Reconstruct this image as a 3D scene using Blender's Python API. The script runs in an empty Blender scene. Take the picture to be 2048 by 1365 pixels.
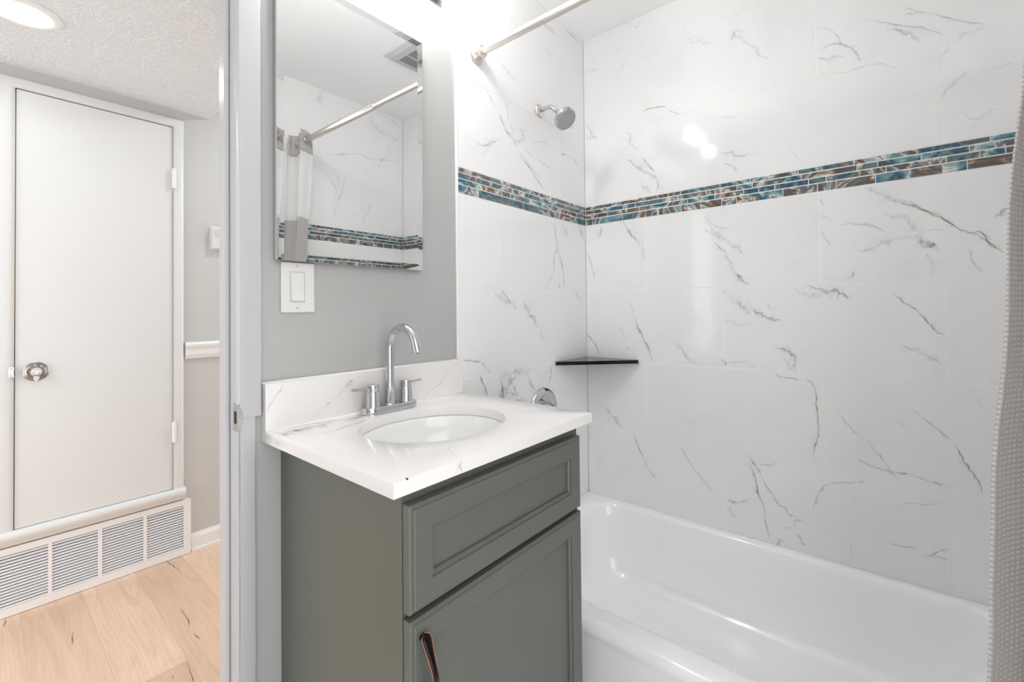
import bpy, bmesh, math, random
from mathutils import Vector, Matrix
random.seed(7)
S = bpy.context.scene
COL = S.collection

P_BULB, P_HALL, P_WORLD, EXPO = 100.0, 5.5, 1.85, 0.54

# ---------------------------------------------------------------- camera, world, exposure
cam = bpy.data.cameras.new('camera')
cam.sensor_width = 36.0
cam.lens = 895.241 / 2048 * 36.0
cam.shift_x = -(1030.71 - 1024.0) / 2048
cam.shift_y = (607.63 - 682.5) / 2048
cam.clip_start = 0.02
co = bpy.data.objects.new('camera', cam); COL.objects.link(co)
YAW, PIT, ROL = 0.8766, 0.013765, -0.010511
f_ = Vector((math.sin(YAW)*math.cos(PIT), math.cos(YAW)*math.cos(PIT), math.sin(PIT)))
r_ = Vector((math.cos(YAW), -math.sin(YAW), 0)); u_ = r_.cross(f_)
r2 = r_*math.cos(ROL) + u_*math.sin(ROL); u2 = -r_*math.sin(ROL) + u_*math.cos(ROL)
M = Matrix((r2, u2, -f_)).transposed().to_4x4()
M.translation = Vector((-1.8038, -1.0735, 1.1915))
co.matrix_world = M
S.camera = co

S.view_settings.view_transform = 'Standard'
S.view_settings.look = 'None'
S.view_settings.gamma = 1.0
S.view_settings.use_curve_mapping = False
S.view_settings.exposure = EXPO
S.cycles.max_bounces = 10
S.cycles.diffuse_bounces = 6
S.cycles.glossy_bounces = 6
S.cycles.transmission_bounces = 8
S.cycles.transparent_max_bounces = 12
S.cycles.sample_clamp_indirect = 6.0
S.cycles.caustics_reflective = False
S.cycles.caustics_refractive = False

w = bpy.data.worlds.new('world'); S.world = w; w.use_nodes = True
w.node_tree.nodes['Background'].inputs[0].default_value = (1.0, 0.99, 0.985, 1)
w.node_tree.nodes['Background'].inputs[1].default_value = P_WORLD

def lamp(name, kind, loc, power, size=0.1, rot=(0, 0, 0), color=(1, 1, 1), shape='DISK'):
    l = bpy.data.lights.new(name, kind); l.energy = power; l.color = color
    if kind == 'AREA': l.shape = shape; l.size = size
    else: l.shadow_soft_size = size
    o = bpy.data.objects.new(name, l); COL.objects.link(o); o.location = loc; o.rotation_euler = rot
    return o

WARM = (1.0, 0.985, 0.97, 1); BULB_GLOW = P_BULB
# three bulbs of the vanity light over the mirror (glowing meshes, strength BULB_GLOW)
BULBS = [(-1.31, -0.17, 2.24), (-1.14, -0.17, 2.24), (-0.97, -0.17, 2.24)]
# recessed hallway lights (one in view, two more added out of view as fill)
for hx in (-1.715, -0.45, -2.85):
    lamp('hall_downlight_and_fill', 'AREA', (hx, 1.12, 2.17 if hx < -1.1 else 2.41), P_HALL*(0.2 if hx == -1.715 else 1.0), 0.15, color=(0.90, 0.955, 1.0))

# veins and joints, in metres on their own surfaces: ([points], width, strength, brownness)
VEINS_RIGHT = [([[-1.022,1.575],[-1.049,1.553],[-1.085,1.523],[-1.116,1.497]],0.0177,0.4,0),([[-1.085,1.523],[-1.111,1.505],[-1.145,1.486],[-1.179,1.461],[-1.206,1.438],[-1.229,1.416],[-1.255,1.397],[-1.277,1.397],[-1.29,1.371],[-1.31,1.345],[-1.328,1.328]],0.0057,0.8,1),([[-1.095,1.521],[-1.131,1.502],[-1.16,1.477],[-1.188,1.46],[-1.211,1.434],[-1.233,1.415]],0.0026,0.7,1),([[-1.255,1.4],[-1.268,1.392],[-1.281,1.378],[-1.298,1.355],[-1.322,1.335]],0.0074,0.35,1),([[-1.166,1.414],[-1.183,1.415],[-1.201,1.411]],0.0026,0.6,1),([[-1.248,1.354],[-1.257,1.341],[-1.258,1.322],[-1.267,1.299],[-1.282,1.277]],0.0037,0.5,1),([[-0.99,1.368],[-1.024,1.368],[-1.056,1.383],[-1.088,1.393],[-1.119,1.4],[-1.144,1.394],[-1.163,1.378],[-1.182,1.367],[-1.196,1.346]],0.0174,0.3,0),([[-1.149,1.396],[-1.158,1.369],[-1.182,1.373],[-1.163,1.385]],0.0117,0.3,0),([[-1.063,1.475],[-1.105,1.462],[-1.135,1.444],[-1.149,1.416],[-1.144,1.39]],0.0292,0.22,0),([[-0.904,1.498],[-0.922,1.48],[-0.934,1.471]],0.0248,0.25,0),([[-0.905,1.556],[-0.917,1.525]],0.0117,0.2,0),([[-0.903,1.446],[-0.918,1.415],[-0.932,1.393]],0.0051,0.3,0),([[-0.957,1.461],[-0.997,1.456],[-1.041,1.443],[-1.073,1.419]],0.0111,0.25,0),([[-1.162,1.349],[-1.174,1.322],[-1.178,1.299],[-1.173,1.275]],0.022,0.25,0),([[-1.303,1.431],[-1.316,1.441],[-1.337,1.459]],0.0133,0.35,0),([[-1.213,1.537],[-1.228,1.508]],0.0044,0.15,0),([[-0.907,1.288],[-0.937,1.281]],0.0058,0.2,0),([[-0.969,1.275],[-0.986,1.29],[-0.989,1.308]],0.0085,0.3,0),([[-1.126,2.087],[-1.136,2.094],[-1.158,2.073],[-1.189,2.055],[-1.221,2.029],[-1.257,2.001],[-1.291,1.982],[-1.289,1.974]],0.0032,0.45,0),([[-1.125,2.084],[-1.148,2.071],[-1.163,2.076]],0.0053,0.3,0),([[-1.02,2.11],[-1.058,2.089],[-1.094,2.063],[-1.135,2.04],[-1.169,2.019],[-1.202,1.992],[-1.22,1.977]],0.006,0.28,0),([[-1.084,2.057],[-1.124,2.027],[-1.144,2.009],[-1.159,1.98]],0.0146,0.28,0),([[-0.901,2.131],[-0.933,2.117],[-0.956,2.089],[-0.967,2.059],[-0.961,2.05]],0.0051,0.3,0),([[-0.913,2.05],[-0.95,2.058],[-0.984,2.038],[-1.007,2.011],[-1.015,1.987],[-1.024,1.974]],0.0064,0.5,0),([[-0.904,2.028],[-0.931,2.013],[-0.958,2.015],[-0.978,2.002]],0.0101,0.32,0),([[-0.996,2.03],[-1.01,2.029]],0.0028,0.4,0),([[-0.899,1.97],[-0.948,1.96],[-0.989,1.953],[-1.028,1.957],[-1.066,1.95],[-1.092,1.934],[-1.112,1.91]],0.0063,0.25,0),([[-1.203,1.91],[-1.22,1.94],[-1.247,1.961],[-1.278,1.967],[-1.3,1.971]],0.0164,0.22,0),([[-1.203,1.795],[-1.218,1.824],[-1.241,1.845],[-1.26,1.858]],0.0126,0.25,0),([[-1.202,1.745],[-1.23,1.737],[-1.248,1.742],[-1.261,1.722],[-1.278,1.717],[-1.3,1.733],[-1.317,1.734]],0.0044,0.28,0),([[-1.229,1.699],[-1.261,1.697],[-1.287,1.699]],0.0044,0.2,0),([[-1.306,1.848],[-1.327,1.849],[-1.348,1.851]],0.0085,0.15,0),([[-0.975,1.821],[-1.003,1.799],[-1.031,1.784]],0.0042,0.15,0),([[-0.8,1.791],[-0.82,1.747],[-0.854,1.682]],0.0061,0.15,0),([[-0.702,2.163],[-0.73,2.112],[-0.764,2.068]],0.0143,0.18,0),([[-0.695,1.753],[-0.724,1.748]],0.0064,0.2,0),([[-1.086,1.226],[-1.094,1.222],[-1.111,1.201],[-1.13,1.185],[-1.147,1.165],[-1.163,1.142],[-1.176,1.122],[-1.186,1.11],[-1.2,1.104]],0.004,0.6,0),([[-1.103,1.07],[-1.126,1.061],[-1.149,1.049],[-1.171,1.035],[-1.197,1.017]],0.0121,0.28,0),([[-1.17,0.998],[-1.197,0.995]],0.0059,0.15,0),([[-0.794,1.265],[-0.839,1.243],[-0.863,1.231],[-0.892,1.23],[-0.924,1.235]],0.0195,0.25,0),([[-0.859,1.263],[-0.892,1.253],[-0.92,1.238],[-0.938,1.245],[-0.958,1.234],[-0.979,1.21]],0.0133,0.4,0),([[-0.686,1.205],[-0.708,1.171],[-0.74,1.156],[-0.766,1.147],[-0.79,1.142]],0.0157,0.4,0),([[-0.744,1.21],[-0.751,1.189],[-0.767,1.183]],0.0096,0.2,0),([[-0.762,1.048],[-0.791,1.044],[-0.811,1.031],[-0.825,1.011],[-0.821,0.988],[-0.827,0.966]],0.0128,0.42,0),([[-0.79,1.021],[-0.805,0.987],[-0.821,0.967]],0.0129,0.22,0),([[-0.683,0.981],[-0.705,0.972]],0.0061,0.25,0),([[-0.761,0.957],[-0.779,0.946],[-0.814,0.944],[-0.851,0.937]],0.0058,0.35,1),([[-0.851,0.937],[-0.863,0.941],[-0.877,0.924],[-0.883,0.896],[-0.883,0.862],[-0.886,0.829],[-0.887,0.801],[-0.888,0.762],[-0.884,0.744],[-0.876,0.72],[-0.873,0.691],[-0.871,0.659]],0.0051,0.75,1),([[-0.938,0.845],[-0.962,0.815],[-0.984,0.789],[-0.998,0.771]],0.0038,0.4,0),([[-1.017,0.762],[-1.034,0.739],[-1.054,0.712],[-1.073,0.682],[-1.089,0.66]],0.0037,0.35,0),([[-0.989,0.72],[-0.999,0.698],[-1.024,0.687],[-1.057,0.681],[-1.081,0.681],[-1.112,0.682]],0.0037,0.35,0),([[-1.081,0.681],[-1.114,0.682]],0.0056,0.4,0),([[-1.112,0.682],[-1.127,0.679],[-1.15,0.672],[-1.175,0.668],[-1.207,0.663]],0.0035,0.35,0),([[-1.164,0.669],[-1.184,0.669]],0.0054,0.4,0),([[-1.123,0.88],[-1.142,0.86],[-1.167,0.839],[-1.192,0.813],[-1.211,0.797]],0.0035,0.4,0),([[-1.211,0.797],[-1.223,0.773],[-1.231,0.748],[-1.243,0.727],[-1.254,0.708],[-1.263,0.689],[-1.268,0.659]],0.0053,0.75,0),([[-1.082,0.842],[-1.095,0.832],[-1.11,0.822]],0.0036,0.35,0),([[-1.24,0.963],[-1.256,0.936],[-1.272,0.907],[-1.289,0.87]],0.0038,0.25,0),([[-1.284,0.994],[-1.301,0.966]],0.0037,0.22,0),([[-1.05,0.863],[-1.07,0.842]],0.0031,0.18,0),([[-0.752,0.884],[-0.762,0.891]],0.006,0.15,0),([[-0.806,0.756],[-0.816,0.764]],0.007,0.22,0),([[-0.677,0.652],[-0.688,0.624],[-0.702,0.609],[-0.716,0.591]],0.0073,0.5,0),([[-0.68,0.622],[-0.692,0.576],[-0.7,0.536],[-0.708,0.5]],0.0073,0.5,0),([[-0.71,0.623],[-0.748,0.634],[-0.764,0.652]],0.0131,0.3,0),([[-1.032,1.122],[-1.04,1.12]],0.0042,0.2,0),([[-0.684,0.601],[-0.698,0.557],[-0.701,0.519],[-0.718,0.484],[-0.724,0.448],[-0.727,0.41],[-0.736,0.375],[-0.75,0.354]],0.0054,0.55,0),([[-0.709,0.595],[-0.722,0.563],[-0.752,0.524],[-0.765,0.497],[-0.788,0.492],[-0.795,0.471],[-0.814,0.469],[-0.846,0.473]],0.0053,0.5,0),([[-0.814,0.466],[-0.818,0.43]],0.0067,0.4,0),([[-0.819,0.414],[-0.826,0.406],[-0.835,0.387],[-0.842,0.373]],0.0074,0.65,0),([[-0.814,0.457],[-0.839,0.46],[-0.855,0.456]],0.0103,0.4,0),([[-0.753,0.348],[-0.77,0.374],[-0.777,0.366]],0.0122,0.45,0),([[-1.011,0.634],[-0.966,0.621],[-0.914,0.605],[-0.89,0.578],[-0.877,0.542],[-0.864,0.497]],0.0072,0.3,0),([[-0.994,0.63],[-1.008,0.633]],0.0048,0.5,0),([[-0.943,0.601],[-0.971,0.584],[-0.985,0.562]],0.0056,0.2,0),([[-0.598,0.468],[-0.624,0.462]],0.0064,0.45,0),([[-0.603,0.446],[-0.612,0.42],[-0.631,0.412]],0.0065,0.35,0),([[-0.781,0.419],[-0.813,0.432]],0.0045,0.3,0),([[-1.061,0.457],[-1.091,0.459],[-1.131,0.465]],0.0046,0.3,0),([[-1.135,0.444],[-1.159,0.454],[-1.178,0.473],[-1.202,0.487]],0.0057,0.35,0),([[-1.168,0.454],[-1.196,0.452]],0.0057,0.3,0),([[-0.876,0.426],[-0.9,0.444],[-0.924,0.421]],0.005,0.15,0),([[-0.965,0.426],[-0.971,0.393],[-0.965,0.356]],0.0056,0.25,0),([[-1.088,0.569],[-1.103,0.591],[-1.152,0.601],[-1.2,0.618]],0.0058,0.25,0),([[-0.298,0.514],[-0.321,0.483]],0.0054,0.3,0),([[-0.495,0.548],[-0.545,0.482]],0.005,0.3,0),([[-1.064,0.682],[-1.091,0.659]],0.004,0.3,0),([[0.002,1.464],[-0.025,1.414],[-0.035,1.371],[-0.048,1.33]],0.0075,0.4,0),([[-0.205,1.543],[-0.233,1.504],[-0.27,1.461],[-0.287,1.398]],0.0122,0.35,0),([[-0.09,1.553],[-0.064,1.507]],0.0084,0.3,0),([[-0.523,1.503],[-0.568,1.47],[-0.605,1.446],[-0.647,1.411],[-0.671,1.382]],0.017,0.32,0),([[-0.582,1.425],[-0.611,1.384],[-0.632,1.336],[-0.652,1.297],[-0.676,1.271]],0.0168,0.4,0),([[-0.645,1.32],[-0.666,1.288],[-0.689,1.274]],0.0106,0.3,0),([[-0.568,1.442],[-0.589,1.413]],0.0062,0.4,0),([[-0.219,1.221],[-0.237,1.159]],0.0062,0.3,0),([[-0.237,1.159],[-0.251,1.116],[-0.277,1.064],[-0.299,1.022],[-0.315,0.969]],0.0104,0.5,0),([[-0.165,1.11],[-0.196,1.057]],0.0107,0.18,0),([[-0.182,0.982],[-0.192,1.012],[-0.217,1.034]],0.0196,0.25,0),([[0.007,1.081],[-0.03,1.046],[-0.056,1.01],[-0.075,0.972]],0.0093,0.4,0),([[-0.4,1.06],[-0.42,1.044],[-0.452,1.005],[-0.495,0.965]],0.0163,0.28,0),([[-0.436,1.028],[-0.472,0.969]],0.0113,0.3,0),([[-0.593,1.253],[-0.63,1.221],[-0.657,1.198],[-0.687,1.173]],0.0258,0.3,0),([[-0.594,1.245],[-0.609,1.26]],0.0108,0.3,0),([[-0.591,1.144],[-0.621,1.137],[-0.656,1.128],[-0.687,1.137]],0.0197,0.22,0),([[-0.59,1.001],[-0.601,0.968]],0.0108,0.35,0),([[-0.597,0.982],[-0.683,0.995]],0.009,0.25,0),([[-0.094,0.75],[-0.129,0.714],[-0.171,0.664]],0.0218,0.35,0),([[-0.223,0.659],[-0.243,0.608],[-0.27,0.553]],0.0061,0.45,0),([[-0.27,0.553],[-0.283,0.521],[-0.32,0.488]],0.0078,0.5,0),([[-0.41,0.655],[-0.446,0.605],[-0.485,0.549],[-0.532,0.495]],0.0056,0.35,0),([[-0.593,0.473],[-0.632,0.468],[-0.675,0.494]],0.0091,0.3,0),([[-0.112,0.62],[-0.21,0.593]],0.008,0.12,0),([[-0.195,2.449],[-0.24,2.42],[-0.268,2.397],[-0.281,2.445]],0.0053,0.35,0),([[0.002,2.055],[-0.034,2.016],[-0.045,1.985],[-0.07,1.97]],0.0113,0.35,0),([[-0.034,2.016],[-0.034,1.976],[-0.016,1.997]],0.013,0.25,0),([[-0.209,1.962],[-0.233,1.933],[-0.224,1.912],[-0.248,1.883],[-0.27,1.861]],0.0107,0.35,0),([[-0.207,1.847],[-0.247,1.808],[-0.286,1.773],[-0.324,1.747],[-0.35,1.712],[-0.339,1.672]],0.0147,0.32,0),([[-0.283,1.834],[-0.31,1.794],[-0.34,1.757]],0.0059,0.45,0),([[-0.27,1.742],[-0.285,1.709],[-0.323,1.677]],0.0194,0.28,0),([[-0.29,2.029],[-0.329,2.03],[-0.394,2.019]],0.0059,0.45,0),([[-0.396,2.007],[-0.417,1.986],[-0.443,1.97]],0.0064,0.28,0),([[-0.589,1.781],[-0.632,1.771],[-0.656,1.752],[-0.695,1.753]],0.0144,0.3,0),([[-0.607,1.737],[-0.638,1.717],[-0.656,1.69]],0.0079,0.3,0),([[-0.591,1.922],[-0.634,1.903],[-0.688,1.907]],0.0105,0.15,0),([[-0.633,2.232],[-0.663,2.197],[-0.7,2.148]],0.0196,0.25,0),([[-0.639,2.187],[-0.652,2.221],[-0.687,2.213]],0.0144,0.18,0),([[-0.474,2.269],[-0.511,2.237],[-0.545,2.244]],0.0152,0.2,0),([[-0.531,2.229],[-0.577,2.204]],0.0081,0.2,0),([[-0.531,1.568],[-0.546,1.525],[-0.565,1.482],[-0.604,1.446]],0.027,0.26,0),([[-0.527,1.548],[-0.578,1.5],[-0.622,1.488]],0.0121,0.2,0),([[-0.186,1.579],[-0.21,1.539],[-0.232,1.49]],0.0069,0.45,0),([[-0.084,1.565],[-0.073,1.521]],0.0096,0.3,0),([[-0.168,2.334],[-0.185,2.34]],0.0077,0.3,0),([[-0.192,2.244],[-0.215,2.286]],0.0077,0.18,0),([[0.004,2.289],[-0.029,2.296],[-0.084,2.28]],0.0098,0.18,0),([[-0.025,2.336],[-0.059,2.327]],0.0097,0.2,0),([[-0.179,2.196],[-0.186,2.116]],0.0062,0.15,0),([[-0.461,2.299],[-0.476,2.364]],0.0056,0.12,0)]
VEINS_BACK = [([[-0.261,1.534],[-0.236,1.485],[-0.229,1.451],[-0.253,1.414],[-0.261,1.361],[-0.285,1.317],[-0.331,1.275]],0.0069,0.5,0),([[-0.229,1.451],[-0.207,1.4],[-0.189,1.357],[-0.186,1.276]],0.0071,0.55,0),([[-0.225,1.304],[-0.221,1.275]],0.007,0.5,0),([[-0.244,1.475],[-0.222,1.443]],0.0175,0.3,0),([[-0.172,1.541],[-0.144,1.502]],0.0081,0.3,0),([[-0.051,1.553],[-0.002,1.495]],0.0086,0.45,0),([[-0.066,1.411],[-0.041,1.375]],0.0112,0.2,0),([[-0.652,1.272],[-0.604,1.236],[-0.548,1.218],[-0.501,1.193]],0.0197,0.28,0),([[-0.463,1.226],[-0.445,1.191],[-0.413,1.158],[-0.373,1.117],[-0.33,1.061]],0.0274,0.42,0),([[-0.463,1.226],[-0.451,1.195]],0.0206,0.35,0),([[-0.598,1.266],[-0.571,1.244],[-0.536,1.213]],0.009,0.4,0),([[-0.099,1.273],[-0.05,1.224]],0.0112,0.35,0),([[-0.789,1.029],[-0.742,1.021],[-0.702,1.014]],0.0062,0.8,0),([[-0.702,1.014],[-0.682,0.994],[-0.652,0.971]],0.005,0.7,0),([[-0.708,0.967],[-0.688,0.935],[-0.666,0.891]],0.0085,0.6,0),([[-0.603,0.949],[-0.552,0.958],[-0.48,0.957],[-0.39,0.962]],0.0234,0.35,0),([[-0.604,0.912],[-0.59,0.877],[-0.57,0.9],[-0.553,0.928],[-0.505,0.948]],0.0299,0.4,0),([[-0.529,0.906],[-0.518,0.883]],0.0107,0.6,0),([[-0.453,0.954],[-0.43,0.912],[-0.385,0.861]],0.0128,0.35,0),([[-0.281,0.96],[-0.292,0.928],[-0.3,0.885]],0.0085,0.5,0),([[-0.357,0.901],[-0.335,0.933],[-0.304,0.939]],0.0216,0.22,0),([[-0.518,0.851],[-0.463,0.85]],0.0094,0.5,0),([[-0.553,0.89],[-0.494,0.862],[-0.445,0.831]],0.0201,0.3,0),([[-0.598,0.934],[-0.585,0.873]],0.0059,0.7,0),([[-0.791,2.15],[-0.751,2.131],[-0.718,2.123],[-0.679,2.123]],0.006,0.28,0),([[-0.753,2.105],[-0.739,2.077],[-0.731,2.044],[-0.736,2.012],[-0.722,1.986]],0.0048,0.4,0),([[-0.672,1.973],[-0.641,1.944],[-0.604,1.912]],0.0037,0.5,0),([[-0.604,1.912],[-0.576,1.877],[-0.556,1.85],[-0.521,1.834],[-0.491,1.802]],0.0065,0.65,0),([[-0.491,1.802],[-0.454,1.771],[-0.41,1.741],[-0.364,1.709],[-0.308,1.67]],0.0055,0.6,0),([[-0.454,1.778],[-0.398,1.743],[-0.34,1.721]],0.0126,0.28,0),([[-0.564,1.971],[-0.55,1.937],[-0.544,1.892]],0.0046,0.3,0),([[-0.484,1.899],[-0.463,1.878],[-0.452,1.861],[-0.485,1.831],[-0.511,1.837]],0.0123,0.35,0),([[-0.396,1.854],[-0.313,1.881],[-0.286,1.871]],0.0072,0.28,0),([[-0.452,1.861],[-0.431,1.812],[-0.363,1.794],[-0.29,1.783],[-0.237,1.77]],0.0142,0.22,0),([[-0.726,1.769],[-0.679,1.764],[-0.634,1.788],[-0.594,1.814]],0.015,0.28,0),([[-0.624,1.788],[-0.613,1.804]],0.0089,0.3,0),([[-0.69,1.727],[-0.652,1.765]],0.0161,0.15,0),([[-0.536,1.889],[-0.516,1.855],[-0.576,1.85]],0.0093,0.25,0),([[-0.197,1.859],[-0.149,1.87]],0.007,0.4,0),([[-0.163,1.864],[-0.099,1.861],[-0.037,1.834]],0.0063,0.3,0),([[-0.601,2.112],[-0.563,2.083],[-0.523,2.073],[-0.479,2.058]],0.0119,0.22,0),([[-0.328,2.369],[-0.253,2.368],[-0.197,2.377]],0.0067,0.3,0),([[-0.312,2.27],[-0.265,2.263]],0.0067,0.35,0),([[-0.223,2.249],[-0.141,2.258]],0.0078,0.2,0),([[-0.172,2.43],[-0.101,2.424],[-0.031,2.422]],0.0071,0.35,0),([[-0.364,2.376],[-0.297,2.376],[-0.237,2.381]],0.0066,0.28,0),([[-0.599,2.255],[-0.54,2.245],[-0.52,2.207]],0.0079,0.2,0),([[-0.256,1.557],[-0.244,1.511],[-0.239,1.483]],0.0059,0.35,0),([[-0.19,1.562],[-0.178,1.51]],0.0061,0.35,0),([[-0.163,1.553],[-0.157,1.512]],0.0062,0.3,0),([[-0.079,1.583],[-0.014,1.527]],0.0073,0.4,0),([[-0.367,1.538],[-0.345,1.473]],0.0057,0.2,0)]
VEINS_FRONT = [([[-0.551,2.075],[-0.461,2.091],[-0.332,2.131],[-0.247,2.122],[-0.14,2.14],[-0.001,2.163]],0.0124,0.35,0),([[-0.111,2.256],[-0.121,2.185],[-0.167,2.126],[-0.195,2.053]],0.0095,0.4,0),([[-0.558,1.99],[-0.492,1.93],[-0.469,1.862],[-0.493,1.768]],0.0131,0.35,0),([[-0.411,1.995],[-0.431,1.884],[-0.47,1.775],[-0.478,1.712]],0.0145,0.4,0),([[-0.461,1.984],[-0.446,1.908]],0.0102,0.3,0),([[-0.219,2.415],[-0.228,2.346],[-0.138,2.309],[-0.014,2.301]],0.0416,0.45,0),([[-0.21,2.422],[-0.1,2.418],[-0.019,2.374]],0.0259,0.35,0),([[-0.59,2.354],[-0.549,2.433],[-0.486,2.466]],0.0313,0.35,0),([[-0.549,2.404],[-0.564,2.325]],0.0368,0.25,0),([[-0.24,1.846],[-0.267,1.777],[-0.305,1.699]],0.0123,0.35,0),([[-0.384,1.741],[-0.267,1.808]],0.0185,0.3,0),([[-0.67,2.085],[-0.594,2.05],[-0.491,2.061]],0.014,0.15,0)]
VEINS_TOP = [([[-1.26,-0.487],[-1.246,-0.459],[-1.238,-0.436],[-1.217,-0.418],[-1.185,-0.408]],0.0023,0.5,0),([[-1.187,-0.41],[-1.127,-0.416],[-1.089,-0.421],[-1.033,-0.423],[-0.984,-0.435],[-0.945,-0.467]],0.002,0.4,0),([[-1.18,-0.395],[-1.177,-0.407]],0.0036,0.35,0),([[-1.385,-0.032],[-1.312,-0.033],[-1.238,-0.049],[-1.164,-0.07]],0.0145,0.35,0),([[-1.389,-0.077],[-1.331,-0.13],[-1.258,-0.117],[-1.18,-0.095]],0.0137,0.32,0),([[-1.387,-0.046],[-1.382,-0.128]],0.0087,0.35,0),([[-0.88,-0.109],[-0.901,-0.141],[-0.943,-0.175]],0.0035,0.25,0),([[-0.965,-0.447],[-0.986,-0.496]],0.0039,0.2,0)]
VEINS_SPLASH = [([[-1.36,1.036],[-1.365,1.019],[-1.38,1.001],[-1.395,0.977],[-1.398,0.967]],0.002,0.6,0),([[-1.154,1.032],[-1.178,1.019],[-1.202,1.013],[-1.212,1.001],[-1.231,0.982],[-1.258,0.965],[-1.276,0.951],[-1.294,0.935]],0.0022,0.55,0),([[-1.202,1.018],[-1.193,1.01],[-1.21,1.001]],0.0072,0.35,0),([[-1.262,0.968],[-1.251,0.968]],0.0043,0.5,0),([[-0.838,1.031],[-0.859,1.012],[-0.88,0.998],[-0.895,0.973],[-0.929,0.957],[-0.963,0.936],[-0.977,0.932]],0.0027,0.4,0),([[-0.81,1.03],[-0.851,1.016]],0.0099,0.4,0)]
FLOOR_CRACKS = [([[-1.57,1.3],[-1.576,1.256],[-1.581,1.199]],0.0047,0.7,0),([[-1.276,1.147],[-1.276,1.079],[-1.277,1.029],[-1.287,0.971]],0.0044,0.8,0),([[-1.286,0.94],[-1.282,0.877]],0.0041,0.7,0),([[-1.224,1.627],[-1.211,1.56],[-1.207,1.518],[-1.2,1.424]],0.006,0.75,0),([[-1.176,1.653],[-1.164,1.594]],0.0041,0.6,0),([[-1.342,0.798],[-1.347,0.728],[-1.354,0.669]],0.0047,0.85,0),([[-1.726,1.644],[-1.73,1.59],[-1.735,1.54]],0.0066,0.6,0),([[-1.388,0.757],[-1.391,0.733]],0.0037,0.6,0)]
JOINTS_RIGHT = [[-0.137,-0.289,-0.441,-0.59,-0.695,-0.843,-0.996,-1.148,-1.3],[-0.044,-0.095,-0.248,-0.398,-0.444,-0.552,-0.649,-0.701,-0.852,-1.004,-1.056,-1.157,-1.259,-1.31],[-0.061,-0.112,-0.163,-0.266,-0.317,-0.468,-0.57,-0.671,-0.721,-0.772,-0.873,-0.922,-1.076,-1.177,-1.279,-1.329],[-0.038,-0.187,-0.292,-0.343,-0.443,-0.595,-0.647,-0.797,-0.898,-0.949,-1.05,-1.203,-1.254]]
JOINTS_BACK = [[-0.647,-0.497,-0.449,-0.351,-0.256,-0.105],[-0.748,-0.647,-0.6,-0.449,-0.355,-0.303,-0.204,-0.154],[-0.725,-0.673,-0.575,-0.424,-0.379,-0.275,-0.13,-0.034],[-0.756,-0.703,-0.553,-0.45,-0.402,-0.258,-0.106,-0.056]]

# ---------------------------------------------------------------- materials
def newmat(name):
    m = bpy.data.materials.new(name); m.use_nodes = True
    nt = m.node_tree; return m, nt, nt.nodes['Principled BSDF']
def N(nt, t, **kw):
    n = nt.nodes.new(t)
    for k, v in kw.items():
        if k in n.inputs.keys(): n.inputs[k].default_value = v
        else: setattr(n, k, v)
    return n
def srgb(r, g, b):
    f = lambda c: (c/255/12.92) if c/255 <= 0.04045 else ((c/255+0.055)/1.055)**2.4
    return (f(r), f(g), f(b), 1)
def simple(name, color, rough=0.5, metal=0.0, bump=0.0, bscale=60, var=0.0, spec=0.5, coat=0.0, detail=3):
    m, nt, p = newmat(name)
    p.inputs['Base Color'].default_value = color; p.inputs['Roughness'].default_value = rough
    p.inputs['Metallic'].default_value = metal; p.inputs['Specular IOR Level'].default_value = spec
    p.inputs['Coat Weight'].default_value = coat; p.inputs['Coat Roughness'].default_value = 0.05
    tc = N(nt, 'ShaderNodeTexCoord')
    if bump > 0:
        n = N(nt, 'ShaderNodeTexNoise', Scale=bscale, Detail=detail); nt.links.new(tc.outputs['Object'], n.inputs['Vector'])
        b = N(nt, 'ShaderNodeBump', Strength=bump, Distance=0.002)
        nt.links.new(n.outputs['Fac'], b.inputs['Height']); nt.links.new(b.outputs['Normal'], p.inputs['Normal'])
    if var > 0:
        n = N(nt, 'ShaderNodeTexNoise', Scale=5, Detail=4); nt.links.new(tc.outputs['Object'], n.inputs['Vector'])
        mr = N(nt, 'ShaderNodeMapRange'); mr.inputs[3].default_value = 1-var; mr.inputs[4].default_value = 1+var
        nt.links.new(n.outputs['Fac'], mr.inputs[0])
        mx = N(nt, 'ShaderNodeVectorMath', operation='SCALE'); mx.inputs[0].default_value = color[:3]
        nt.links.new(mr.outputs[0], mx.inputs['Scale']); nt.links.new(mx.outputs[0], p.inputs['Base Color'])
    return m

M_PAINT = simple('grey_wall_paint', srgb(175, 176, 175), 0.42, bump=0.12, bscale=140, var=0.01)
M_HALLPAINT = simple('hall_wall_paint', srgb(198, 198, 196), 0.5, bump=0.12, bscale=140)
M_CEIL = simple('ceiling_paint', srgb(248, 248, 248), 0.6, bump=0.1, bscale=90)
M_TRIM = simple('white_trim_paint', srgb(232, 232, 231), 0.3, bump=0.25, bscale=18, detail=5)
M_DOOR = simple('white_door_paint', srgb(218, 219, 219), 0.38, bump=0.12, bscale=25)
M_JAMB = simple('aged_white_gloss_paint', srgb(188, 188, 191), 0.25, bump=0.5, bscale=9, detail=6)
M_PLASTIC = simple('white_plastic', srgb(218, 218, 217), 0.3, bump=0.02)
M_GRILLE = simple('white_enamelled_steel', srgb(234, 235, 237), 0.35, bump=0.02)
M_CHROME = simple('polished_chrome', (0.60, 0.61, 0.63, 1), 0.05, 1.0)
M_NICKEL = simple('brushed_champagne_nickel', srgb(226, 218, 212), 0.3, 1.0, bump=0.05, bscale=300)
M_STEEL = simple('brushed_steel', srgb(190, 190, 188), 0.28, 1.0)
M_SATIN = simple('satin_nickel_lock', srgb(165, 163, 158), 0.22, 1.0, bump=0.1, bscale=250)
M_DARK = simple('dark_gap', srgb(24, 26, 28), 0.7)
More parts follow.
